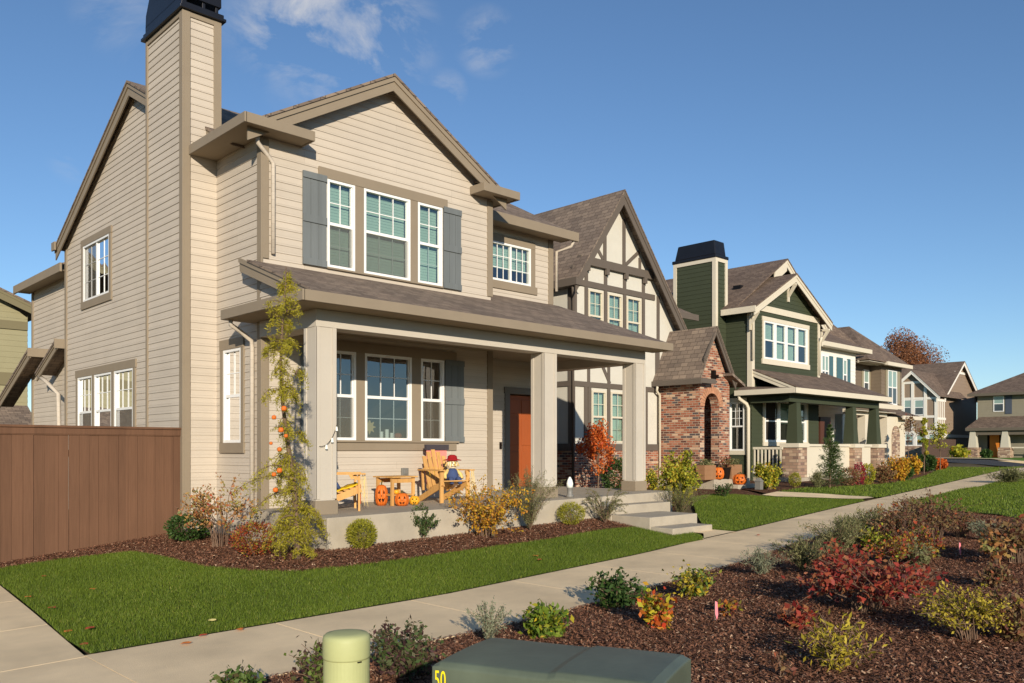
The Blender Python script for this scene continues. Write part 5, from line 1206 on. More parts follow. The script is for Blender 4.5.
L_BURG = leafmat('burgundy_leaves', (94, 56, 48), (126, 74, 58), (140, 112, 72), (112, 106, 68), (168, 88, 62))
L_MAPLE = leafmat('maple_leaves', (170, 60, 30), (206, 96, 40), (222, 130, 60), (140, 50, 40))
L_PINE = leafmat('pine_needles', (46, 66, 38), (74, 94, 50), (104, 120, 66))
L_YGREEN = leafmat('yellow_green_leaves', (86, 104, 34), (136, 146, 44), (186, 178, 58), (200, 150, 50))
L_SAGE = leafmat('silver_sage_leaves', (120, 124, 100), (150, 154, 126), (104, 110, 82))
L_FARRED = leafmat('rust_leaves', (112, 74, 52), (140, 92, 62), (156, 110, 76), (100, 76, 62), trans=.2)
L_LEAFG = leafmat('broad_green_leaves', (48, 70, 34), (74, 98, 44), (104, 124, 56), (90, 64, 50))

def curve_pts(p0, p1, bend, n=5):
    p0, p1 = np.array(p0, float), np.array(p1, float); t = np.linspace(0, 1, n)[:, None]
    return p0 * (1 - t) + p1 * t + np.array(bend) * (4 * t * (1 - t))
def shrub(label, px, pyb, pyt, wpx, lm, kind='ball', n=900, ls=.05, lw=.5, stems=10, name='shrub', cat='shrub', sm=None, dz=0.0, group=None, at=None, openness=.5, hw=None):
    """a plant rooted at the ground point seen at (px, pyb); its height and width come from the photo at that distance"""
    x, y = at if at else onG(px, pyb, dz)
    f = dist(x, y); h = (pyb - pyt) * f / FPX * 1.06; w = wpx * f / FPX * 1.15; n = int(n * 1.5)
    if hw: h, w = hw
    z0 = float(G(x, y)) + dz
    root = thing(name, label, cat, (x, y, z0), group=group)
    P0 = np.array([x, y, z0]); r = w / 2; sb = MB(); C = []; D = []; rn = []
    if kind == 'ball':
        m = n; d = rng.normal(size=(m, 3)); d /= np.linalg.norm(d, axis=1, keepdims=True)
        rad = rng.uniform(.3, 1.0, m) ** .4 * (1 + .07 * np.sin(d[:, 0] * 7 + px) * np.cos(d[:, 1] * 6) + rng.normal(0, .03, m))
        c = P0 + np.array([0, 0, h * .5]) + d * rad[:, None] * np.array([r, r, h * .5])
        C.append(c); D.append(d + rng.normal(0, .5, (m, 3)) + [0, 0, .4]); rn.append(np.clip(.5 + rng.normal(0, .2, m) + .12 * (rad > .9), 0, 1))
        for k in range(stems):
            t = rng.uniform(0, 6.28); q = P0 + [math.cos(t) * r * .6, math.sin(t) * r * .6, h * rng.uniform(.4, .8)]
            sb.tube(curve_pts(P0 + [0, 0, -.02], q, (0, 0, .02)), np.linspace(.008, .003, 5), 4, False)
    elif kind in ('loose', 'leggy'):
        for k in range(stems):
            t = rng.uniform(0, 6.28); rr = r * rng.uniform(.25, 1.0) ** .8; zz = h * rng.uniform(.55, 1.0) * (1 - .35 * (rr / r) ** 2)
            q = P0 + [math.cos(t) * rr, math.sin(t) * rr, zz]; b0 = P0 + [math.cos(t + .6) * r * .22 * rng.random(), math.sin(t + .6) * r * .22 * rng.random(), -.02]
            cp = curve_pts(b0, q, (-math.cos(t) * rr * .2, -math.sin(t) * rr * .2, zz * .12), 6)
            sb.tube(cp, np.linspace(.004 + .003 * h, .0018, 6), 4, False)
            lo_ = .15 if kind == 'loose' else .5
            for j in range(3):
                s = rng.uniform(lo_, .8); a = cp[0] * (1 - s) + cp[-1] * s; e = a + rng.normal(0, 1, 3) * [r * .22, r * .22, h * .1] + [0, 0, h * .1]
                sb.tube(curve_pts(a, e, (0, 0, .01), 3), [.003, .0025, .0015], 3, False)
                m = max(3, int(n / stems / 5)); tt = rng.uniform(.2, 1.05, m)[:, None]; C.append(a * (1 - tt) + e * tt + rng.normal(0, ls * .45, (m, 3))); D.append(rng.normal(0, 1, (m, 3)) + (e - a) * 4); rn.append(np.clip(rng.normal(.5, .1) + rng.normal(0, .2, m), 0, 1))
            m = max(3, int(n / stems * .4)); tt = rng.uniform(lo_, 1.03, m); i = np.clip((tt * 5).astype(int), 0, 4); fr = (tt * 5 - i)[:, None]
            C.append(cp[i] * (1 - fr) + cp[i + 1] * fr + rng.normal(0, ls * .55, (m, 3))); D.append(rng.normal(0, 1, (m, 3)) + [0, 0, .5]); rn.append(np.clip(rng.normal(.5, .12) + rng.normal(0, .2, m), 0, 1))
    elif kind == 'fine':      # feathery upright sprays
        for k in range(stems):
            t = rng.uniform(0, 6.28); rr = r * rng.uniform(.1, 1.0); zz = h * rng.uniform(.6, 1.0) * (1 - .3 * (rr / r))
            q = P0 + [math.cos(t) * rr, math.sin(t) * rr, zz]
            cp = curve_pts(P0, q, (-math.cos(t) * rr * .1, -math.sin(t) * rr * .1, zz * .1), 6); sb.tube(cp, np.linspace(.004, .0015, 6), 3, False)
            m = int(n / stems); tt = rng.uniform(.12, 1.02, m); i = np.clip((tt * 5).astype(int), 0, 4); fr = (tt * 5 - i)[:, None]
            ax = (cp[-1] - cp[0]); ax /= np.linalg.norm(ax)
            C.append(cp[i] * (1 - fr) + cp[i + 1] * fr + rng.normal(0, ls * .4, (m, 3))); D.append(rng.normal(0, .6, (m, 3)) + ax * 1.0); rn.append(np.clip(rng.normal(.5, .12) + rng.normal(0, .18, m), 0, 1))
    elif kind == 'arch':
        for k in range(stems):
            t = rng.uniform(0, 6.28); rr = r * rng.uniform(.6, 1.0); top = h * rng.uniform(.5, .95); q = P0 + [math.cos(t) * rr, math.sin(t) * rr, top * rng.uniform(.5, 1.0)]
            cp = curve_pts(P0, q, (0, 0, top * .35), 8); sb.tube(cp, np.linspace(.005, .002, 8), 3, False)
            m = int(n / stems); tt = rng.uniform(.1, 1.0, m); i = np.clip((tt * 7).astype(int), 0, 6); fr = (tt * 7 - i)[:, None]
            C.append(cp[i] * (1 - fr) + cp[i + 1] * fr + rng.normal(0, .012, (m, 3))); D.append(rng.normal(0, .6, (m, 3)) + (cp[i + 1] - cp[i]) * 8); rn.append(np.clip(rng.normal(.5, .2, m), 0, 1))
    elif kind == 'cone':      # small upright conifer or column
        sb.tube([P0 - [0, 0, .05], P0 + [0, 0, h * .97]], [.012 + .012 * h, .004], 6)
        tiers = max(8, int(h / .11))
        for k in range(tiers):
            fz = (k + .5) / tiers; zz = h * (.04 + .93 * fz); R_ = r * (1 - fz) ** openness * rng.uniform(.7, 1.12)
            for j in range(int(5 + 3 * (1 - fz))):
                t = rng.uniform(0, 6.28); q = P0 + [math.cos(t) * R_, math.sin(t) * R_, zz + R_ * rng.uniform(.0, .5)]; a = P0 + [0, 0, zz]
                sb.tube([a, q], [.006, .002], 3, False)
                m = max(4, int(n / tiers / 6)); tt = rng.uniform(.15, 1.08, m)[:, None]
                C.append(a * (1 - tt) + q * tt + rng.normal(0, R_ * .13 + .008, (m, 3))); D.append(rng.normal(0, .5, (m, 3)) + (q - a) / (np.linalg.norm(q - a) + 1e-6) * 1.2 + [0, 0, .3]); rn.append(np.clip(rng.normal(.5, .12) + rng.normal(0, .18, m), 0, 1))
    C = np.concatenate(C); D = np.concatenate(D); rn = np.concatenate(rn); m = len(C)
    C[:, 2] = np.maximum(C[:, 2], z0 + .01)
    L = ls * rng.uniform(.6, 1.25, m); v, fc = leaf_quads(C, D, L, L * lw)
    mesh_np('foliage', v, fc, rn, lm, root)
    if sb.v: sb.build('stem', sm or TWIG, root, fix=False)
    return root
GH, GF, GS, GU = 'shrubs planted along the tan house', 'shrubs in the foreground planting bed', 'low shrubs edging the pavement', 'shrubs before the houses up the street'
shrub('low dark green evergreen shrub at the right end of the brown fence', 189, 541, 514, 40, L_DKGREEN, 'ball', 1500, .05, group=GH)
shrub('leggy red and tan leaved shrub with pale bare stems by the chimney', 219, 547, 474, 72, L_NAND, 'leggy', 750, .055, .55, 16, group=GH)
shrub('rounded red and yellow barberry behind the weeping larch', 255, 556, 523, 42, L_BARB, 'ball', 1700, .035, group=GH)
shrub('clipped yellow ball shrub in front of the porch slab, left of the adirondack chairs', 362, 549, 520, 27, L_YELBALL, 'ball', 3000, .026, .45, group=GH)
shrub('small upright mid green shrub between the yellow ball and the orange leaved shrub', 422, 539, 500, 36, L_PINE, 'loose', 2200, .035, .6, 22, group=GH)
shrub('wide loose yellow and orange leaved shrub in front of the right adirondack chair', 486, 537, 472, 88, L_YELRED, 'loose', 2000, .045, .6, 26, group=GH)
shrub('feathery grey green shrub beside the middle porch column', 530, 531, 463, 64, L_GREY, 'fine', 4200, .05, .14, 60, group=GH)
shrub('small clipped yellow ball shrub beside the porch steps', 571, 525, 503, 25, L_YELBALL, 'ball', 2200, .026, .45, group=GH)
shrub('dark shrub with arching stems at the left side of the porch steps', 605, 523, 489, 50, L_GREY, 'arch', 1500, .045, .2, 30, group=GH)
shrub('tall yellow green shrub at the right of the porch steps', 679, 507, 450, 46, L_YGREEN, 'loose', 5200, .06, .65, 40, group=GH)
shrub('grey green feathery shrub under the tall yellow shrub by the steps', 681, 516, 480, 52, L_GREY, 'fine', 2400, .05, .14, 46, group=GH)
shrub('dark green shrub behind the right porch column', 620, 489, 458, 30, L_DKGREEN, 'ball', 1500, .07, at=(16.95, 13.7), hw=(.95, .8), group=GH)
shrub('green grassy shrub behind the middle porch column', 566, 486, 452, 44, L_GREY, 'fine', 2000, .08, .14, 50, at=(13.7, 13.75), hw=(1.0, .95), group=GH)
shrub('bright bushy shrub against the brick base of the half-timbered house', 640, 488, 462, 20, L_YGREEN, 'loose', 900, .06, .6, 14, at=(18.4, 13.6), hw=(.8, .9), group=GU)
shrub('small green plant by the steps of the brick entry', 723, 497, 479, 20, L_DKGREEN, 'loose', 500, .05, .5, 12, group=GU)
shrub('yellow green bushy shrub right of the brick entry steps', 769, 489, 460, 26, L_YGREEN, 'loose', 2000, .07, .7, 24, group=GU)
shrub('small clipped yellow green ball below the green house porch', 795, 487, 473, 11, L_YELBALL, 'ball', 900, .035, .5, group=GU)
shrub('upright blue green pine in front of the green house porch', 830, 488, 426, 28, L_PINE, 'cone', 3600, .11, .14, name='pine_tree', cat='pine tree', openness=.75, group=GU)
shrub('low dull green shrub at the foot of the pine', 818, 488, 470, 18, L_GREY, 'fine', 900, .08, .2, 26, group=GU)
shrub('dark reddish shrub right of the pine', 848, 485.5, 468, 20, L_BURG, 'ball', 800, .06, group=GU)
shrub('crimson shrub below the green house porch panel', 859, 485, 463, 12, leafmat('crimson_leaves', (130, 30, 50), (170, 40, 66), (110, 50, 50)), 'ball', 700, .05, group=GU)
shrub('green shrub with red berries below the stone pier', 868, 484.5, 464, 13, L_YGREEN, 'ball', 800, .06, group=GU)
shrub('dark brown green shrub beside the right stone pier', 884, 483, 461, 20, L_BURG, 'loose', 1100, .08, .6, 24, group=GU)
shrub('orange green bushy shrub at the corner bed before the white house', 898, 480.5, 452, 26, L_YELRED, 'loose', 1500, .1, .6, 28, group=GU)
shrub('mid green shrub in front of the orange bushy shrub', 903, 480, 464, 18, L_DKGREEN, 'ball', 900, .08, group=GU)
shrub('dark green shrub below the slender yellow tree', 926, 471.5, 455, 18, L_DKGREEN, 'ball', 900, .12, group=GU)
shrub('tawny shrub before the brown house entry', 914, 474, 455, 16, L_YELRED, 'loose', 900, .12, .6, 20, group=GU)
shrub('orange and red shrub at the lawn corner by the cross street', 939, 469.5, 459, 14, L_MAPLE, 'ball', 700, .14, group=GU)
shrub('green yellow shrub before the dark fence by the far grey house', 958, 461.5, 451, 18, L_YGREEN, 'loose', 800, .25, .6, 20, at=(62, 20.3), hw=(.9, 1.2), group=GU)
shrub('low green shrub at the foot of the far left porch post', 974, 459, 455, 8, L_DKGREEN, 'ball', 300, .2, at=(71, 21.3), hw=(.7, .9), group=GU)
shrub('dark red shrub in front of the far house railing', 1011, 459, 454, 10, L_BURG, 'ball', 400, .25, at=(73, 18.6), hw=(.8, 1.2), group=GU)
shrub('green shrub in front of the far house railing at the photo edge', 1020, 459, 453, 9, L_DKGREEN, 'ball', 400, .25, at=(73, 17.8), hw=(.9, 1.2), group=GU)
# foreground bed
def at_fr(px, f): u = (px - 512) / FPX * f; return (f * C_ + u * S_, f * S_ - u * C_)
shrub('low round leaved green shrub at the bottom left edge of the bed', 213, 690, 663, 62, L_LEAFG, 'loose', 520, .05, .65, 22, group=GF, at=(2.62, 5.35), hw=(.22, .42))
shrub('green shrub with dark purple tips left of the pale utility post', 287, 690, 646, 78, leafmat('purple_tipped_leaves', (70, 92, 40), (110, 128, 56), (84, 60, 56), (66, 44, 48)), 'loose', 1300, .045, .6, 34, group=GF, at=(3.05, 4.95), hw=(.37, .55))
shrub('dark green and purple shrub right of the pale utility post', 402, 676, 618, 72, leafmat('purple_green_leaves', (56, 78, 44), (84, 104, 56), (92, 66, 62), (74, 50, 54)), 'loose', 1500, .045, .55, 36, group=GF)
shrub('silvery grey sprigs between the purple shrub and the yellow leaved shrub', 489, 643, 600, 46, L_SAGE, 'fine', 900, .03, .35, 14, group=GF)
shrub('low green shrub with yellow lower leaves beside the silvery sprigs', 547, 637, 600, 46, leafmat('green_to_yellow_leaves', (66, 96, 36), (96, 122, 44), (130, 148, 50), (206, 180, 50)), 'loose', 620, .065, .5, 20, group=GF)
shrub('compact dark green shrub beside the pavement', 614, 608, 569, 50, L_DKGREEN, 'loose', 1000, .062, .5, 28, group=GF)
shrub('sparse shrub with yellow, green and red leaves right of the compact green shrub', 656, 628, 587, 36, leafmat('green_yellow_red_leaves', (90, 124, 44), (190, 180, 50), (206, 70, 44), (110, 130, 50)), 'loose', 240, .075, .55, 12, group=GF)
shrub('green shrub with golden lower leaves near the pavement edge', 694, 597, 560, 46, leafmat('green_gold_leaves', (84, 110, 46), (110, 132, 60), (206, 176, 50), (120, 140, 60)), 'loose', 560, .055, .5, 22, group=GF)
shrub('tiny red and yellow seedling next to the nearer pink flag', 729, 615, 598, 22, L_BARB, 'loose', 60, .06, .6, 5, group=GF)
shrub('pale grassy tuft at the pavement edge', 762, 575, 548, 46, L_SAGE, 'fine', 900, .06, .14, 34, group=GS)
shrub('large scarlet leaved shrub in the middle of the mulch bed', 868, 612, 548, 124, L_RED, 'leggy', 900, .065, .6, 44, group=GF)
shrub('low scarlet sprig in front of the large scarlet shrub', 800, 628, 600, 34, L_RED, 'loose', 90, .07, .6, 7, group=GF)
shrub('scarlet leaved shrub behind the large scarlet shrub', 846, 583, 541, 66, L_RED, 'loose', 420, .06, .6, 20, group=GF)
shrub('open shrub with narrow bright yellow leaves in front of the scarlet shrub', 838, 668, 612, 84, L_BRIGHT, 'loose', 420, .065, .28, 26, group=GF)
shrub('twiggy yellow leaved shrub at the right of the bed', 966, 640, 582, 92, L_BRIGHT, 'leggy', 1300, .035, .5, 44, group=GF)
shrub('small bare sprig with a few dark leaves at the bottom of the bed', 781, 678, 650, 18, L_BURG, 'leggy', 22, .05, .5, 3, group=GF)
shrub('purple leaved shrub at the right edge of the photo', 1012, 640, 590, 54, L_BURG, 'loose', 500, .06, .6, 20, group=GF)
# hedge-like row beside the pavement
shrub('grey green spiky shrub nearest in the row along the pavement', 803, 571, 533, 62, L_GREY, 'fine', 1500, .055, .2, 60, group=GS)
shrub('grey green spiky shrub, second in the row along the pavement', 838, 556, 516, 64, L_GREY, 'fine', 1600, .06, .2, 60, group=GS)
shrub('yellow spotted low shrub between the grey shrubs and the scarlet shrub', 873, 551, 528, 34, L_YGREEN, 'loose', 260, .06, .6, 14, group=GS)
shrub('grey green spiky shrub, third in the row along the pavement', 868, 543, 507, 60, L_GREY, 'fine', 2200, .06, .2, 56, group=GS)
shrub('reddish twiggy shrub in the row, left of the tall twiggy one', 900, 548, 505, 56, L_BURG, 'leggy', 650, .05, .6, 46, group=GS)
shrub('tall twiggy dark red shrub where the pavement meets the bed end', 935, 545, 486, 58, L_BURG, 'leggy', 950, .045, .6, 52, group=GS)
shrub('olive and rust shrub in front of the tall twiggy one', 917, 560, 524, 50, L_BARB, 'loose', 700, .05, .6, 30, group=GS)
shrub('burgundy twiggy shrub behind the farther pink flag', 960, 538, 508, 46, L_BURG, 'leggy', 560, .05, .6, 44, group=GS)
shrub('pale silvery shrub right of the burgundy twiggy shrub', 984, 541, 516, 36, L_SAGE, 'fine', 900, .06, .16, 36, group=GS)
shrub('large purple and rust leaved shrub at the right edge above the flag', 1015, 563, 514, 62, L_BURG, 'leggy', 520, .075, .6, 36, group=GS)
shrub('grey green spiky shrub nearest the pavement, behind the yellow spotted shrub', 852, 549, 515, 40, L_GREY, 'fine', 1800, .055, .2, 50, group=GS)
shrub('olive twiggy shrub between the third grey shrub and the reddish twiggy shrub', 885, 540, 500, 46, L_BARB, 'loose', 900, .045, .6, 40, group=GS)
shrub('rusty low shrub right in front of the reddish twiggy shrub', 893, 566, 535, 46, L_BARB, 'leggy', 600, .045, .6, 34, group=GS)
shrub('dark green low shrub in front of the tall twiggy shrub', 920, 566, 540, 34, L_GREY, 'loose', 600, .05, .5, 30, group=GS)
shrub('small bare grey twigs at the far edge of the bed beside the lawn', 912, 525, 492, 40, L_BURG, 'leggy', 350, .05, .6, 46, group=GS)
shrub('pale dry leaved stem right of the silvery shrub', 996, 566, 526, 30, L_NAND, 'leggy', 90, .09, .5, 12, group=GS)
shrub('dry brown shrub in front of the right-edge purple shrub', 996, 588, 562, 36, L_BURG, 'leggy', 260, .05, .6, 28, group=GS)
shrub('grey green clump at the pavement edge far on the right', 1010, 481, 468, 34, L_GREY, 'fine', 1500, .14, .2, 50, group=GS, at=(33, 9.2), hw=(.55, 1.6))

# ------------------------------------------------------------------ trees
def larch():
    x, y = 5.52, 9.62; z0 = float(G(x, y)); t = thing('larch_tree', 'slender weeping larch hung with small toy pumpkins at the porch corner', 'tree', (x, y, z0))
    H = 3.72; tr = MB(); pts = []
    for k in range(14):
        s = k / 13; pts.append((x - .02 - .26 * s + .07 * math.sin(s * 7), y + .10 * math.sin(s * 5), z0 - .05 + H * s))
    tr.tube(pts, np.linspace(.045, .006, 14), 8); 
    C, D = [], []; br = MB(); pts = np.array(pts)
    def needles(cp, n, spread):
        k = len(cp) - 1; tt = rng.uniform(.02, 1, n) * k; i = np.clip(tt.astype(int), 0, k - 1); fr = (tt - i)[:, None]
        c = cp[i] * (1 - fr) + cp[i + 1] * fr; C.append(c + rng.normal(0, spread, (n, 3)) - [0, 0, .01]); D.append(rng.normal(0, 1, (n, 3)))
    tiers = [(.03, .14, .30, 20, .08), (.12, .24, .36, 20, .22), (.22, .38, .24, 22, .26), (.30, .40, .17, 9, .2), (.43, .55, .10, 8, .12), (.56, .62, .20, 9, .10), (.64, .70, .11, 8, .08), (.71, .77, .24, 12, .06), (.79, .83, .15, 8, .03), (.84, .89, .20, 8, .02), (.9, .99, .09, 10, -.02)]
    for (s0, s1, Lm, cnt, drop) in tiers:
        for k in range(cnt):
            s = rng.uniform(s0, s1); i = min(int(s * 13), 12); a = pts[i] * (1 - (s * 13 - i)) + pts[i + 1] * (s * 13 - i)
            ang = rng.uniform(0, 6.28); L = Lm * rng.uniform(.5, 1.25); out = np.array([math.cos(ang), math.sin(ang), 0])
            e = a + out * L - [0, 0, drop * rng.uniform(.5, 1.6)]; e[2] = max(e[2], z0 + .05)
            cp = curve_pts(a, e, out * L * .12 + [0, 0, L * .2], 6); br.tube(cp, np.linspace(.007, .002, 6), 4, False); needles(cp, int(260 * (L + .06)), .02)
            for j in range(2):
                q = cp[rng.integers(2, 6)]; e2 = q + rng.normal(0, .05, 3) - [0, 0, rng.uniform(.04, .17)]; e2[2] = max(e2[2], z0 + .04); c2 = curve_pts(q, e2, (0, 0, .02), 4); br.tube(c2, [.004, .003, .002, .0015], 3, False); needles(c2, 38, .016)
    # long limbs sweeping left, and right over the slab
    for (zz, dx, dy, dz, n) in ((1.02, -.62, .22, -.12, 240), (.88, -.5, .15, -.3, 190), (1.1, -.45, .1, .0, 150), (.62, .34, .26, -.16, 150), (1.6, .30, .22, -.22, 120), (.55, -.4, -.05, -.25, 150), (2.35, .2, .12, -.05, 90), (2.1, -.25, -.05, -.05, 90)):
        a = np.array([x - .05, y, z0 + zz]); e = a + [dx * 1.1, dy, dz]; cp = curve_pts(a, e, (0, 0, .1), 8); br.tube(cp, np.linspace(.014, .003, 8), 5, False); needles(cp, n, .03)
        for j in range(10):
            q = cp[rng.integers(1, 8)]; e2 = q + rng.normal(0, .06, 3) - [0, 0, rng.uniform(.04, .16)]; c2 = curve_pts(q, e2, (0, 0, .01), 3); needles(c2, 22, .018)
    C = np.concatenate(C); D = np.concatenate(D); C[:, 2] = np.maximum(C[:, 2], z0 + .01); m = len(C); L = rng.uniform(.025, .055, m)
    v, fc = leaf_quads(C, D, L, L * .22); mesh_np('foliage', v, fc, np.clip(rng.normal(.5, .25, m), 0, 1), L_LARCH, t)
    tr.build('trunk', BARK, t, smooth=True); br.build('branch', BARK, t, fix=False)
larch()
def far_tree(label, x, y, h, cr_w, z_c0, lm, n, ls, name='tree', trunk_r=.2, group='trees up the street', blobs=26, dens=1.0, colu=False):
    z0 = float(G(x, y)); t = thing(name, label, 'tree', (x, y, z0), group=group)
    tr = MB(); tr.tube([(x, y, z0 - .1), (x + .05, y, z0 + h * .3), (x, y + .05, z0 + h * .75)], [trunk_r, trunk_r * .7, trunk_r * .25], 8)
    C, D, rn = [], [], []
    for k in range(blobs):
        d = rng.normal(size=3); d /= np.linalg.norm(d); u = rng.uniform(.2, .85) ** .8; cz = (z_c0 + h) / 2; hz_ = (h - z_c0) / 2
        sc = (1 - .35 * max(0, d[2])) if not colu else 1
        c = np.array([x, y, z0 + cz]) + d * u * np.array([cr_w / 2 * sc, cr_w / 2 * sc, hz_]); br_ = rng.uniform(.14, .26) * min(cr_w, hz_ * 2)
        tr.tube(curve_pts((x, y, z0 + z_c0 + (c[2] - z0 - z_c0) * .35), c, (0, 0, -.05 * h), 5), np.linspace(trunk_r * .3, trunk_r * .06, 5), 5, False)
        m = int(n / blobs); q = rng.normal(size=(m, 3)); q *= (np.minimum(np.linalg.norm(q, axis=1), 1.7) / np.linalg.norm(q, axis=1))[:, None] * br_ * .55; C.append(c + q); D.append(rng.normal(size=(m, 3))); b0 = rng.normal(.5, .14); rn.append(np.clip(b0 + rng.normal(0, .15, m), 0, 1))
    C, D, rn = map(np.concatenate, (C, D, rn)); L = ls * rng.uniform(.6, 1.3, len(C)); v, fc = leaf_quads(C, D, L, L * .6)
    mesh_np('crown', v, fc, rn, lm, t); tr.build('trunk', BARK, t, fix=False)
far_tree('big rust-brown tree rising behind the roofs in the distance', 91, 34.8, 13.4, 6.6, 5.0, L_FARRED, 30000, .17, trunk_r=.3, blobs=80)
# young trees near the street end
xx, yy = onG(924, 473); far_tree('slender yellow green columnar tree before the brown house', xx, yy, 2.55, .42, .4, L_YGREEN, 1500, .09, trunk_r=.025, blobs=22, colu=True)
xx, yy = onG(940, 470.5); far_tree('young thin-leaved tree right of the slender yellow tree', xx, yy, 2.2, 1.15, .8, L_YGREEN, 620, .1, trunk_r=.025, blobs=20)
xx, yy = onG(908, 475.5); far_tree('small sparse dark red tree before the arched stone entry', xx, yy, 2.5, 1.0, 1.2, L_BURG, 300, .09, trunk_r=.02, blobs=14)
far_tree('small orange-red maple against the half-timbered house', 16.2, 13.7, 1.95, .95, .55, L_MAPLE, 2200, .075, name='maple_tree', trunk_r=.025, blobs=26)
b = MB(); 
for k in range(34): b.box(70 + k * .22, 70.2 + k * .22, 25.6, 25.65, -1.0, .9)
dk = thing('fence', 'dark board fence between the two farthest houses', 'fence', (73, 25.6, -.9)); b.build('boards', mat('dark_fence', srgb(84, 66, 58), .8), dk)

# ------------------------------------------------------------------ the utility cabinet and the pale post
def cabinet():
    cx, cy = 2.56, 2.35; a = math.atan2(-.783, .306); z0 = float(G(cx, cy)); zt = -.838
    t = thing('utility_cabinet', 'low green metal utility transformer with a yellow 50 on its side', 'utility cabinet', (cx, cy, z0), a)
    h = zt - z0; L, D = .45, .24     # half sizes; local x runs along the long side, local -y faces the camera... 
    b = MB(); b.box(-L, L, -D, D, .0, h * .62); b.build('base', UTIL, t, local=True, bevel=.02)
    # hood: overhanging lid with a gently domed top
    N = 28; vs = []; fs = []
    for i in range(N + 1):
        u = -1 + 2 * i / N
        for j in range(N + 1):
            v = -1 + 2 * j / N; rx = (1 - abs(u) ** 24) ; ry = (1 - abs(v) ** 20)
            z = h - .028 + .02 * (rx * ry) ** .5 + .008 * (1 - v * v) - (.01 if u < .1 else 0)
            vs.append((u * (L + .02), v * (D + .02), z))
    k = N + 1
    for i in range(N):
        for j in range(N): fs.append((i * k + j, (i + 1) * k + j, (i + 1) * k + j + 1, i * k + j + 1))
    rim = [i * k for i in range(N + 1)] + [N * k + j for j in range(1, N + 1)] + [i * k + N for i in range(N - 1, -1, -1)] + [j for j in range(N - 1, 0, -1)]
    base = len(vs); vs += [(vs[q][0], vs[q][1], h * .5) for q in rim]
    for q in range(len(rim)): fs.append((rim[q], rim[(q + 1) % len(rim)], base + (q + 1) % len(rim), base + q))
    m = MB(); m.add(vs, fs); lid = m.build('lid', UTIL, t, local=True, smooth=False, bevel=.006)
    m = MB(); m.box(-.012, .012, -D - .03, D + .03, h * .52, h * .52 + .02); m.box(-.035, .035, -D - .045, -D - .02, h * .6, h * .72); m.build('hasp', UTIL, lid, local=True, bevel=.004)
    m = MB()
    for q in (-.3, .3): m.tube([(q - .04, D + .03, h - .05), (q + .04, D + .03, h - .05)], .012, 8)
    m.split('hinge', UTIL, lid) if False else m.build('hinge', UTIL, lid, local=True)
    m = MB(); m.tube([(.30, -D - .02, h - .09), (.30, -D - .05, h - .09)], .016, 6); m.box(.27, .33, -D - .028, -D - .02, h - .13, h - .05); m.build('lock', GALV, lid, local=True)
    m = MB(); m.box(-L - .024, L + .024, -D - .026, -D - .02, h * .5 - .006, h * .5 + .012); m.build('drip_lip', UTIL, lid, local=True)
    # the yellow number on the side that faces the camera
    cu = bpy.data.curves.new('number', 'FONT'); cu.body = '50'; cu.size = .085; cu.extrude = .001; cu.space_character = 1.05
    o = bpy.data.objects.new('number', cu); COL.objects.link(o); dg = bpy.context.evaluated_depsgraph_get(); me = bpy.data.meshes.new_from_object(o.evaluated_get(dg)); bpy.data.objects.remove(o)
    me.materials.clear(); me.materials.append(YEL); o = bpy.data.objects.new('number', me); COL.objects.link(o); o.parent = lid
    return t, o, L, D, h
cab, num, cL, cD, cH = cabinet()
# local axes: +x points towards the street side; the camera sees the local -y side
num.location = (-cL - .005, -cD - .024, cH - .125); num.rotation_euler = (R(90), 0, 0); num.scale = (.62, 1.25, 1)
def post():
    x, y = at_fr(346.5, 4.45); z0 = float(G(x, y)); h = (-(632.5 - HY) / FPX * 4.45) - z0; r = .124
    t = thing('utility_post', 'pale green rounded plastic utility pedestal in the foreground bed', 'utility pedestal', (x, y, z0))
    b = MB(); b.lathe([(r * .97, -.05), (r * .97, h * .72), (r * .97, h - .06)], (x, y, z0), 40); b.build('barrel', PEDM, t, smooth=False)
    b = MB(); b.lathe([(r * .985, h - .13), (r, h - .12), (r, h - .035), (r * .97, h - .015), (r * .88, h - .004), (r * .6, h + .002), (.001, h + .004)], (x, y, z0), 40); b.build('cap', PEDM, t, smooth=True)
    b = MB(); b.box(x - .012, x + .012, y - r - .001, y - r + .01, z0 + h - .138, z0 + h - .132); b.build('label_slot', DARK, t)
post()
def flag(label, px, pyb, pyt):
    x, y = onG(px, pyb); f = dist(x, y); h = (pyb - pyt) * f / FPX; z0 = float(G(x, y))
    t = thing('marker_flag', label, 'marker flag', (x, y, z0), group='pink marker flags in the mulch')
    b = MB(); b.tube([(x, y, z0 - .04), (x, y, z0 + h)], .0025, 5); b.build('wire', GALV, t)
    b = MB(); p = [(x, y, z0 + h), (x + .016, y - .014, z0 + h - .01), (x + .024, y - .018, z0 + h * .35), (x + .012, y - .012, z0 + h * .1), (x, y, z0 + h * .45)]; b.prism(p, (.0015, .0015, 0)); b.build('ribbon', PINK, t)
flag('pink marker flag standing in the mulch near the green and gold shrub', 715, 622, 601); flag('pink marker flag farther back, right of the reddish shrubs', 959, 557, 541)
b = MB()
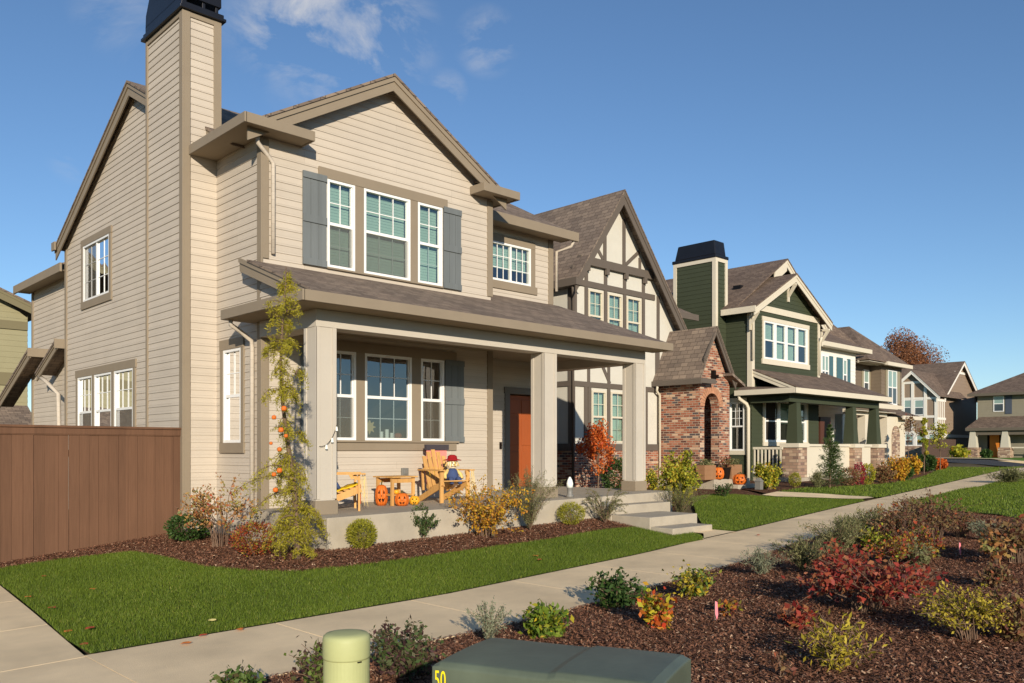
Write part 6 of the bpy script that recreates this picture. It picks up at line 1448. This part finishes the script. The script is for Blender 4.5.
# scattered fallen leaves
FL = [((44, 580), 1, 'red brown fallen leaf on the corner lawn nearest the fence'), ((212, 625), 2, 'pale yellow fallen leaf on the lawn edge by the pavement'), ((186, 645), 0, 'orange fallen leaf on the pavement just left of the pale yellow leaf'), ((203, 637), 1, 'red fallen leaf on the lawn edge below the pale yellow leaf'), ((240, 631), 0, 'small orange leaf at the lawn edge right of the pale yellow leaf'), ((90, 633), 1, 'dark red fallen leaf in the corner lawn above the pavement corner'), ((52, 612), 1, 'brown leaf on the lawn edge halfway along the side pavement'), ((68, 633), 0, 'orange brown leaf on the lawn edge near the pavement corner'), ((84, 646), 1, 'red brown leaf at the very corner of the lawn'), ((28, 601), 0, 'orange leaf on the side pavement edge, highest of the leaves there'), ((93, 593), 0, 'pale orange leaf in the middle of the corner lawn'), ((536, 559), 0, 'orange fallen leaf on the lawn before the yellow ball by the steps'), ((539.5, 563), 1, 'red fallen leaf beside the orange one on the lawn by the steps'), ((758, 536), 1, 'brown fallen leaf on the pavement past the porch steps'), ((808, 528), 1, 'dark fallen leaf on the pavement beside the grey green spiky shrubs')]
flm = [mat('orange_leaf', srgb(190, 110, 50), .8), mat('red_leaf', srgb(160, 70, 46), .8), mat('pale_yellow_leaf', srgb(222, 206, 130), .8)]
for i, ((px, py), lk, flb) in enumerate(FL):
    x, y = onG(px, py); s = rnd.uniform(.03, .055); a = rnd.uniform(0, 6.28); z = .02 if y < ysw(x) or x < 2.5 else .05
    b = MB(); k = 8
    pts = [(s * (.6 if j % 2 else 1) * math.cos(a + j * 6.283 / k), s * .8 * (.6 if j % 2 else 1) * math.sin(a + j * 6.283 / k), .006 * math.sin(j * 2.1)) for j in range(k)]
    b.v = [(p[0], p[1], p[2]) for p in pts] + [(p[0], p[1], p[2] + .0015) for p in pts]
    b.f = [tuple(range(k))[::-1], tuple(range(k, 2 * k))] + [(j, (j + 1) % k, (j + 1) % k + k, j + k) for j in range(k)]
    o = b.build('fallen_leaf', flm[lk], None, local=True); o.location = (x, y, float(G(x, y)) + z)
    tag(o, flb, 'leaf', 'fallen leaves')

# ------------------------------------------------------------------ on the porch
def fz(x): return FLz(x)
def adirondack(name, label, x, y, rz):
    t = thing(name, label, 'chair', (x, y, fz(x)), rz, 'adirondack chairs on the porch')
    # local: chair faces -Y
    b = MB()
    for k in range(6): yy = -.26 + k * .088; zz = .37 - (yy + .26) * .33; b.bar((-.27, yy, zz), (.27, yy, zz), .075, .02)
    b.build('seat', CEDAR, t, local=True)
    b = MB()
    for k in range(5):
        xx = -.2 + k * .1; Hh = [.62, .7, .74, .7, .62][k]; a = R(17)
        b.bar((xx, .20, .2), (xx + (k - 2) * .012, .20 + Hh * math.sin(a), .2 + Hh * math.cos(a)), .085, .018, (0, 1, 0))
    b.bar((-.28, .33, .56), (.28, .33, .56), .02, .06); b.bar((-.24, .27, .27), (.24, .27, .27), .02, .07)
    b.build('backrest', CEDAR, t, local=True)
    for sx in (-1, 1):
        b = MB(); b.bar((sx * .34, -.36, .555), (sx * .33, .36, .555), .13, .022); b.build('armrest', CEDAR, t, local=True, bevel=.004)
        b = MB(); b.bar((sx * .3, -.27, .0), (sx * .3, -.27, .544), .075, .03, (0, 1, 0)); b.bar((sx * .31, -.24, .46), (sx * .31, -.2, .54), .02, .06); b.build('leg', CEDAR, t, local=True)
        b = MB(); b.bar((sx * .275, -.3, .33), (sx * .275, .46, .035), .024, .1); b.build('leg', CEDAR, t, local=True)
        b = MB(); b.bar((sx * .3, .3, .2), (sx * .3, .33, .55), .04, .03); b.build('brace', CEDAR, t, local=True)
    return t
c2_ = adirondack('adirondack_chair', 'pine adirondack chair with a scarecrow doll, below the right grey shutter', 9.2, 11.15, R(-4)); c2_.scale = (.9, .95, .98)
adirondack('adirondack_chair', 'pine adirondack chair seen side on, half hidden by the left porch column', 7.02, 11.05, R(62))
tx, ty = 8.22, 11.25; t = thing('side_table', 'slatted pine side table between the two adirondack chairs', 'table', (tx, ty, fz(tx)), R(4))
b = MB()
for k in range(5): b.bar((-.27, -.2 + k * .1, .46), (.27, -.2 + k * .1, .46), .09, .022)
b.build('tabletop', CEDAR, t, local=True)
for sx in (-1, 1):
    for sy in (-1, 1): b = MB(); b.bar((sx * .22, sy * .18, 0), (sx * .22, sy * .18, .45), .05, .035, (0, 1, 0)); b.build('leg', CEDAR, t, local=True)
b = MB(); b.bar((-.22, -.18, .40), (.22, -.18, .40), .025, .07); b.bar((-.22, .18, .40), (.22, .18, .40), .025, .07); b.bar((-.22, .0, .17), (.22, .0, .17), .4, .02); b.build('apron', CEDAR, t, local=True)
def pumpkin(label, x, y, r, hh, m, z=None, face='grin', name='pumpkin', group='carved and painted pumpkins', stem=True, lobes=9, aim=None):
    z0 = fz(x) if z is None else z; az = math.atan2(-y, -x) if aim is None else aim
    t = thing(name, label, 'pumpkin', (x, y, z0), az, group)
    prof = [(r * .25, 0.004), (r * .62, 0), (r * .9, hh * .18), (r, hh * .45), (r * .93, hh * .72), (r * .66, hh * .93), (r * .3, hh * .985), (r * .08, hh * .95)]
    b = MB(); b.lathe(prof, (0, 0, 0), 48 if r > .06 else 24, lobes, .13); b.build('body', m, t, local=True, smooth=True)
    if stem: b = MB(); b.tube([(0, 0, hh * .93), (.0, 0, hh * 1.06), (r * .1, r * .1, hh * 1.16)], [r * .14, r * .1, r * .11], 7); b.build('stem', STEMM, t, local=True)
    if face:
        b = MB()
        def patch_(pts):   # outline in (angle, height) wrapped on the skin
            v = []
            for rr in (1.012, .9):
                for a, q in pts:
                    s = float(np.interp(q, [p[1] for p in prof[1:]], [p[0] for p in prof[1:]])) if True else r
                    v.append((s * rr * math.cos(a), s * rr * math.sin(a), q))
            n = len(pts); b.add(v, [tuple(range(n)), tuple(range(2 * n - 1, n - 1, -1))] + [(i, (i + 1) % n, (i + 1) % n + n, i + n) for i in range(n)])
        e = hh
        for s in (-1, 1): patch_([(s * .42 - .16, e * .58), (s * .42 + .16, e * .58), (s * .42, e * .76)])
        patch_([(-.09, e * .44), (.09, e * .44), (0, e * .54)])
        if face == 'grin': patch_([(-.62, e * .40), (-.38, e * .30), (-.2, e * .36), (0, e * .28), (.2, e * .36), (.38, e * .30), (.62, e * .40), (.36, e * .20), (0, e * .15), (-.36, e * .20)])
        else: patch_([(-.4, e * .34), (0, e * .26), (.4, e * .34), (.3, e * .2), (0, e * .16), (-.3, e * .2)])
        b.build('face', DARK, t, local=True)
    return t
def on_floor(px, py, zf=-.89):
    f = -zf * FPX / (py - HY); u = (px - 512) / FPX * f; return f * C_ + u * S_, f * S_ - u * C_
x, y = on_floor(381.5, 505); pumpkin('tall jack-o-lantern pumpkin between the left chair and the side table', x, y, .105, .34, PUMP)
x, y = on_floor(402, 505.5); pumpkin('round orange pumpkin with a painted grin under the side table', x, y, .115, .21, PUMP, face='smile')
x, y = on_floor(414.5, 504.5); pumpkin('small yellow pumpkin with black eyes beside the side table', x, y, .085, .145, PUMPY, face='smile')
x, y = on_floor(391, 503); pumpkin('little yellow gourd on the shelf of the side table', 8.2, 11.2, .05, .07, PUMPY, z=fz(8.2) + .18, face=None)
def doll(label, x, y, z, rz, s=1.0, hat=REDC):
    t = thing('scarecrow_doll', label, 'scarecrow doll', (x, y, z), rz, 'scarecrow dolls on the chairs')
    b = MB(); b.lathe([(.05 * s, 0), (.1 * s, .02 * s), (.11 * s, .1 * s), (.085 * s, .2 * s), (.035 * s, .235 * s)], (0, 0, 0), 20)
    for k in (-1, 1):
        b.tube([(k * .05 * s, -.02 * s, .05 * s), (k * .07 * s, -.16 * s, .06 * s), (k * .075 * s, -.2 * s, -.02 * s)], [.045 * s, .04 * s, .035 * s], 8)
    b.build('overalls', BLUEC, t, local=True, smooth=True)
    b = MB()
    for k in (-1, 1): b.tube([(k * .07 * s, 0, .2 * s), (k * .14 * s, -.03 * s, .13 * s), (k * .15 * s, -.08 * s, .07 * s)], [.035 * s, .03 * s, .026 * s], 8)
    b.build('sleeve', STRAW, t, local=True, smooth=True)
    b = MB(); b.lathe([(.03 * s, .225 * s), (.08 * s, .25 * s), (.095 * s, .31 * s), (.08 * s, .37 * s), (.03 * s, .4 * s)], (0, 0, 0), 20)
    hd = b.build('head', FACEC, t, local=True, smooth=True)
    b = MB()
    for k in (-1, 1): b.box(k * .032 * s - .01 * s, k * .032 * s + .01 * s, -.1 * s, -.086 * s, .315 * s, .337 * s)
    b.box(-.012 * s, .012 * s, -.104 * s, -.088 * s, .29 * s, .305 * s); b.box(-.035 * s, .035 * s, -.092 * s, -.08 * s, .265 * s, .273 * s); b.build('face', DARK, hd, local=True)
    b = MB(); b.lathe([(.15 * s, .365 * s), (.155 * s, .375 * s), (.085 * s, .39 * s), (.075 * s, .44 * s), (.04 * s, .46 * s), (.001, .462 * s)], (0, 0, 0), 20); b.build('hat', hat, t, local=True, smooth=True)
    b = MB()
    for k in range(22): a = rng.uniform(0, 6.28); b.tube([(math.cos(a) * .08 * s, math.sin(a) * .08 * s, .36 * s), (math.cos(a) * .12 * s, math.sin(a) * .12 * s, .27 * s)], .006 * s, 3, False)
    b.build('straw_hair', STRAW, t, local=True, fix=False)
doll('scarecrow doll in a red hat and blue overalls sitting on the right chair', 9.3, 11.1, fz(9.3) + .33, R(-22), 1.02)
doll('scarecrow doll leaning back in the left chair, half hidden by the column', 6.86, 11.14, fz(7.0) + .34, R(62), .9, REDC)
# folded cloths: banner behind the right chair, blanket on the left chair
b = MB(); b.box(9.4, 9.86, 11.93, 11.945, -.6, .0); t = thing('garden_banner', 'pink and yellow hanging banner with a dark top behind the right chair', 'banner', (9.8, 11.9, -.7))
bo = b.build('cloth', PINKC, t); b = MB(); b.box(9.37, 9.89, 11.9, 11.96, .0, .1); b.build('top_band', SLATE, t); b = MB(); b.box(9.44, 9.58, 11.92, 11.931, -.5, -.3); b.build('emblem', YELC, t)
t = thing('blanket', 'yellow and red cloth draped over the left chair', 'blanket', (7.02, 11.05, fz(7.0)), R(62))
N = 12; vs, fs = [], []
for i in range(N + 1):
    for j in range(N + 1):
        u, v = i / N - .5, j / N; vs.append((u * .5, -.27 + v * .5, .405 - v * .16 + .012 * math.sin(u * 21) * math.cos(v * 13)))
for i in range(N):
    for j in range(N): fs.append((i * (N + 1) + j, (i + 1) * (N + 1) + j, (i + 1) * (N + 1) + j + 1, i * (N + 1) + j + 1))
b = MB(); b.add(vs, fs); o = b.build('cloth', YELC, t, local=True, smooth=True); md = o.modifiers.new('thick', 'SOLIDIFY'); md.thickness = .015
b = MB(); b.box(-.2, .2, -.31, -.29, .1, .39); b.build('red_fold', REDC, t, local=True)
# straw bundles hanging by the chair arms
for k, (x, y, z, lb) in enumerate(((7.18, 10.62, -.36, 'straw fringe hanging from the arm of the left chair'), (9.5, 10.8, -.35, 'straw fringe hanging from the arm of the right chair'))):
    b = MB()
    for j in range(12):
        a = rng.uniform(0, 6.28); r_ = rng.uniform(.0, .08); L_ = rng.uniform(.3, .52)
        b.tube(curve_pts((x + math.cos(a) * .02, y + math.sin(a) * .02, z), (x + math.cos(a) * r_, y + math.sin(a) * r_, max(z - L_, fz(x) + .01)), (rng.normal(0, .02), rng.normal(0, .02), 0), 4), .0022, 3, False)
    o = b.build('straw_bundle', STRAW, None, fix=False); tag(o, lb, 'straw bundle', 'straw fringes on the chairs')
# decorations in the middle porch window
def star():
    t = MB(); c = (8.43, 12.29, .40); pts = []
    for k in range(16): a = k * math.pi / 8; r_ = .13 if k % 2 == 0 else .07; pts.append((c[0] + r_ * math.sin(a), c[1], c[2] + r_ * math.cos(a)))
    t.prism(pts, (0, .03, 0)); o = t.build('star_ornament', TERR); tag(o, 'tan star shaped sunflower ornament on the sill of the middle porch window', 'ornament')
star()
for k, (x, h_, lb) in enumerate(((8.7, .12, 'short white candle nearest the star ornament in the window'), (8.82, .16, 'tallest white candle in the porch window'), (8.93, .1, 'short pale green candle on the right in the porch window'))):
    b = MB(); b.lathe([(.036, .205), (.036, .205 + h_), (.028, .205 + h_ - .004), (.002, .205 + h_ - .006)], (x, 12.33, 0), 18); tag(b.build('candle', CANDLE), lb, 'candle', 'candles in the porch window')
b = MB(); b.box(8.3, 9.2, 12.24, 12.44, .19, .206); b.build('window_shelf', ROOM, H1)
pumpkin('small dull orange pumpkin at the right of the candles in the window', 9.06, 12.33, .07, .1, mat('dull_pumpkin_skin', srgb(150, 80, 50), .6), z=.206, face=None)
pumpkin('small bright orange pumpkin above the star ornament in the window', 8.38, 12.45, .05, .08, PUMP, z=.57, face=None)
b = MB(); b.box(8.3, 8.46, 12.4, 12.5, .206, .568); b.build('window_box', ROOM, H1)
# figurine by the middle column
x, y = 11.35, 10.25; t = thing('garden_lantern', 'small white and grey lantern figurine on the slab edge by the middle column', 'lantern', (x, y, fz(x)))
b = MB(); b.lathe([(.07, 0), (.075, .03), (.05, .06), (.05, .16), (.065, .18)], (x, y, fz(x)), 16); b.build('base', GALV, t, smooth=True); b = MB(); b.lathe([(.055, .18), (.06, .25), (.045, .31), (.015, .37)], (x, y, fz(x)), 16); b.build('globe', CANDLE, t, smooth=True)
# string of clips between the column and the wall corner
b = MB(); b.tube(curve_pts((6.33, 10.47, .05), (6.62, 10.47, .38), (0.02, -.01, -.09), 10), .004, 5); t = thing('string_lights', 'thin cord of small white lights across the left porch column', 'string lights', (6.5, 10.47, .1)); b.build('cord', DARK, t)
b = MB()
for q in (.3, .62, .93): p = curve_pts((6.33, 10.47, .05), (6.62, 10.47, .38), (0.02, -.01, -.09), 101)[int(q * 100)]; b.tube([(p[0], p[1] - .01, p[2]), (p[0], p[1] - .012, p[2] - .06)], [.012, .02], 8)
b.build('bulb', CANDLE, t)
# toy pumpkins on the larch
for k, (px, py, r_) in enumerate(((284, 408, .036), (274, 417, .03), (281, 429.5, .036), (286, 435.5, .026), (279.5, 449, .03), (279.5, 470, .036), (274, 474, .03), (275.5, 489.5, .034), (271, 443, .022))):
    f = 10.4; u = (px - 512) / FPX * f; x, y = f * C_ + u * S_, f * S_ - u * C_; z = -(py - HY) / FPX * f
    pumpkin(['orange toy pumpkin hanging highest on the larch', 'orange toy pumpkin hanging second from the top on the larch, at its left', 'orange toy pumpkin hanging third from the top on the larch', 'small orange toy pumpkin hanging just below the third one on the larch', 'dull toy pumpkin hanging in the middle of the larch', 'orange toy pumpkin hanging above the lowest one on the larch', 'toy pumpkin hanging just left of another low on the larch', 'orange toy pumpkin hanging lowest on the larch', 'tiny toy pumpkin hanging at the left in the middle of the larch'][k], x, y, r_, r_ * 1.75, PUMP, z=z - r_, face=None, name='toy_pumpkin', group='toy pumpkins hung on the larch', lobes=7)
PLANT = mat_boards('weathered_cedar', srgb(150, 112, 80), .5, .05, 'X', rough=.7, grain=.06)
# planters and pumpkins at the brick entry
for k, (px, yy, lb) in enumerate(((706, 13.1, 'wooden planter box with dry foliage by the brick entry arch'), (732.5, 13.05, 'wooden planter box on the right of the brick entry landing'))):
    x = yy * ratio(px); t = thing('planter_box', lb, 'planter', (x, yy, -.82), group='wooden planter boxes at the brick entry')
    b = MB(); b.box(x - .28, x + .28, yy - .14, yy + .14, -.82, -.42)
    for z in (-.69, -.55): b.box(x - .286, x + .286, yy - .146, yy + .146, z, z + .012)
    b.build('box', PLANT, t)
    C = np.stack([rng.uniform(x - .25, x + .25, 220), rng.uniform(yy - .12, yy + .12, 220), rng.uniform(-.42, -.26, 220)], 1); L = rng.uniform(.05, .1, 220); v, fc = leaf_quads(C, rng.normal(0, 1, (220, 3)), L, L * .4); mesh_np('foliage', v, fc, rng.random(220), L_GREY, t)
x = 12.85 * ratio(722.5); pumpkin('large orange pumpkin on the brick entry landing', x, 12.98, .16, .34, PUMP, z=-.82, aim=None)
x = 12.75 * ratio(733); pumpkin('jack-o-lantern pumpkin on the top step of the brick entry', 21.35, 12.78, .2, .3, PUMP, z=-.98)
b = MB(); t = thing('planter_pot', 'black pot with dark foliage beside the large orange pumpkin', 'planter', (21.0, 13.1, -.82)); b.lathe([(.1, 0), (.14, .3), (.15, .32)], (21.0, 13.02, -.82), 16); b.build('pot', DARK, t)
C = np.stack([rng.normal(21.0, .09, 160), rng.normal(13.02, .09, 160), rng.uniform(-.5, -.2, 160)], 1); L = rng.uniform(.05, .1, 160); v, fc = leaf_quads(C, rng.normal(0, 1, (160, 3)), L, L * .5); mesh_np('foliage', v, fc, rng.random(160), L_BURG, t)
x, y = onG(759, 489.5); t = thing('garden_lantern', 'grey lantern on the ground right of the brick entry steps', 'lantern', (x, y, float(G(x, y))))
b = MB(); z = float(G(x, y)); b.box(x - .08, x + .08, y - .08, y + .08, z, z + .22); b.hexa([(x - .1, y - .1, z + .22), (x + .1, y - .1, z + .22), (x + .1, y + .1, z + .22), (x - .1, y + .1, z + .22)], [(x - .03, y - .03, z + .32), (x + .03, y - .03, z + .32), (x + .03, y + .03, z + .32), (x - .03, y + .03, z + .32)]); b.build('lantern_body', GALV, t)
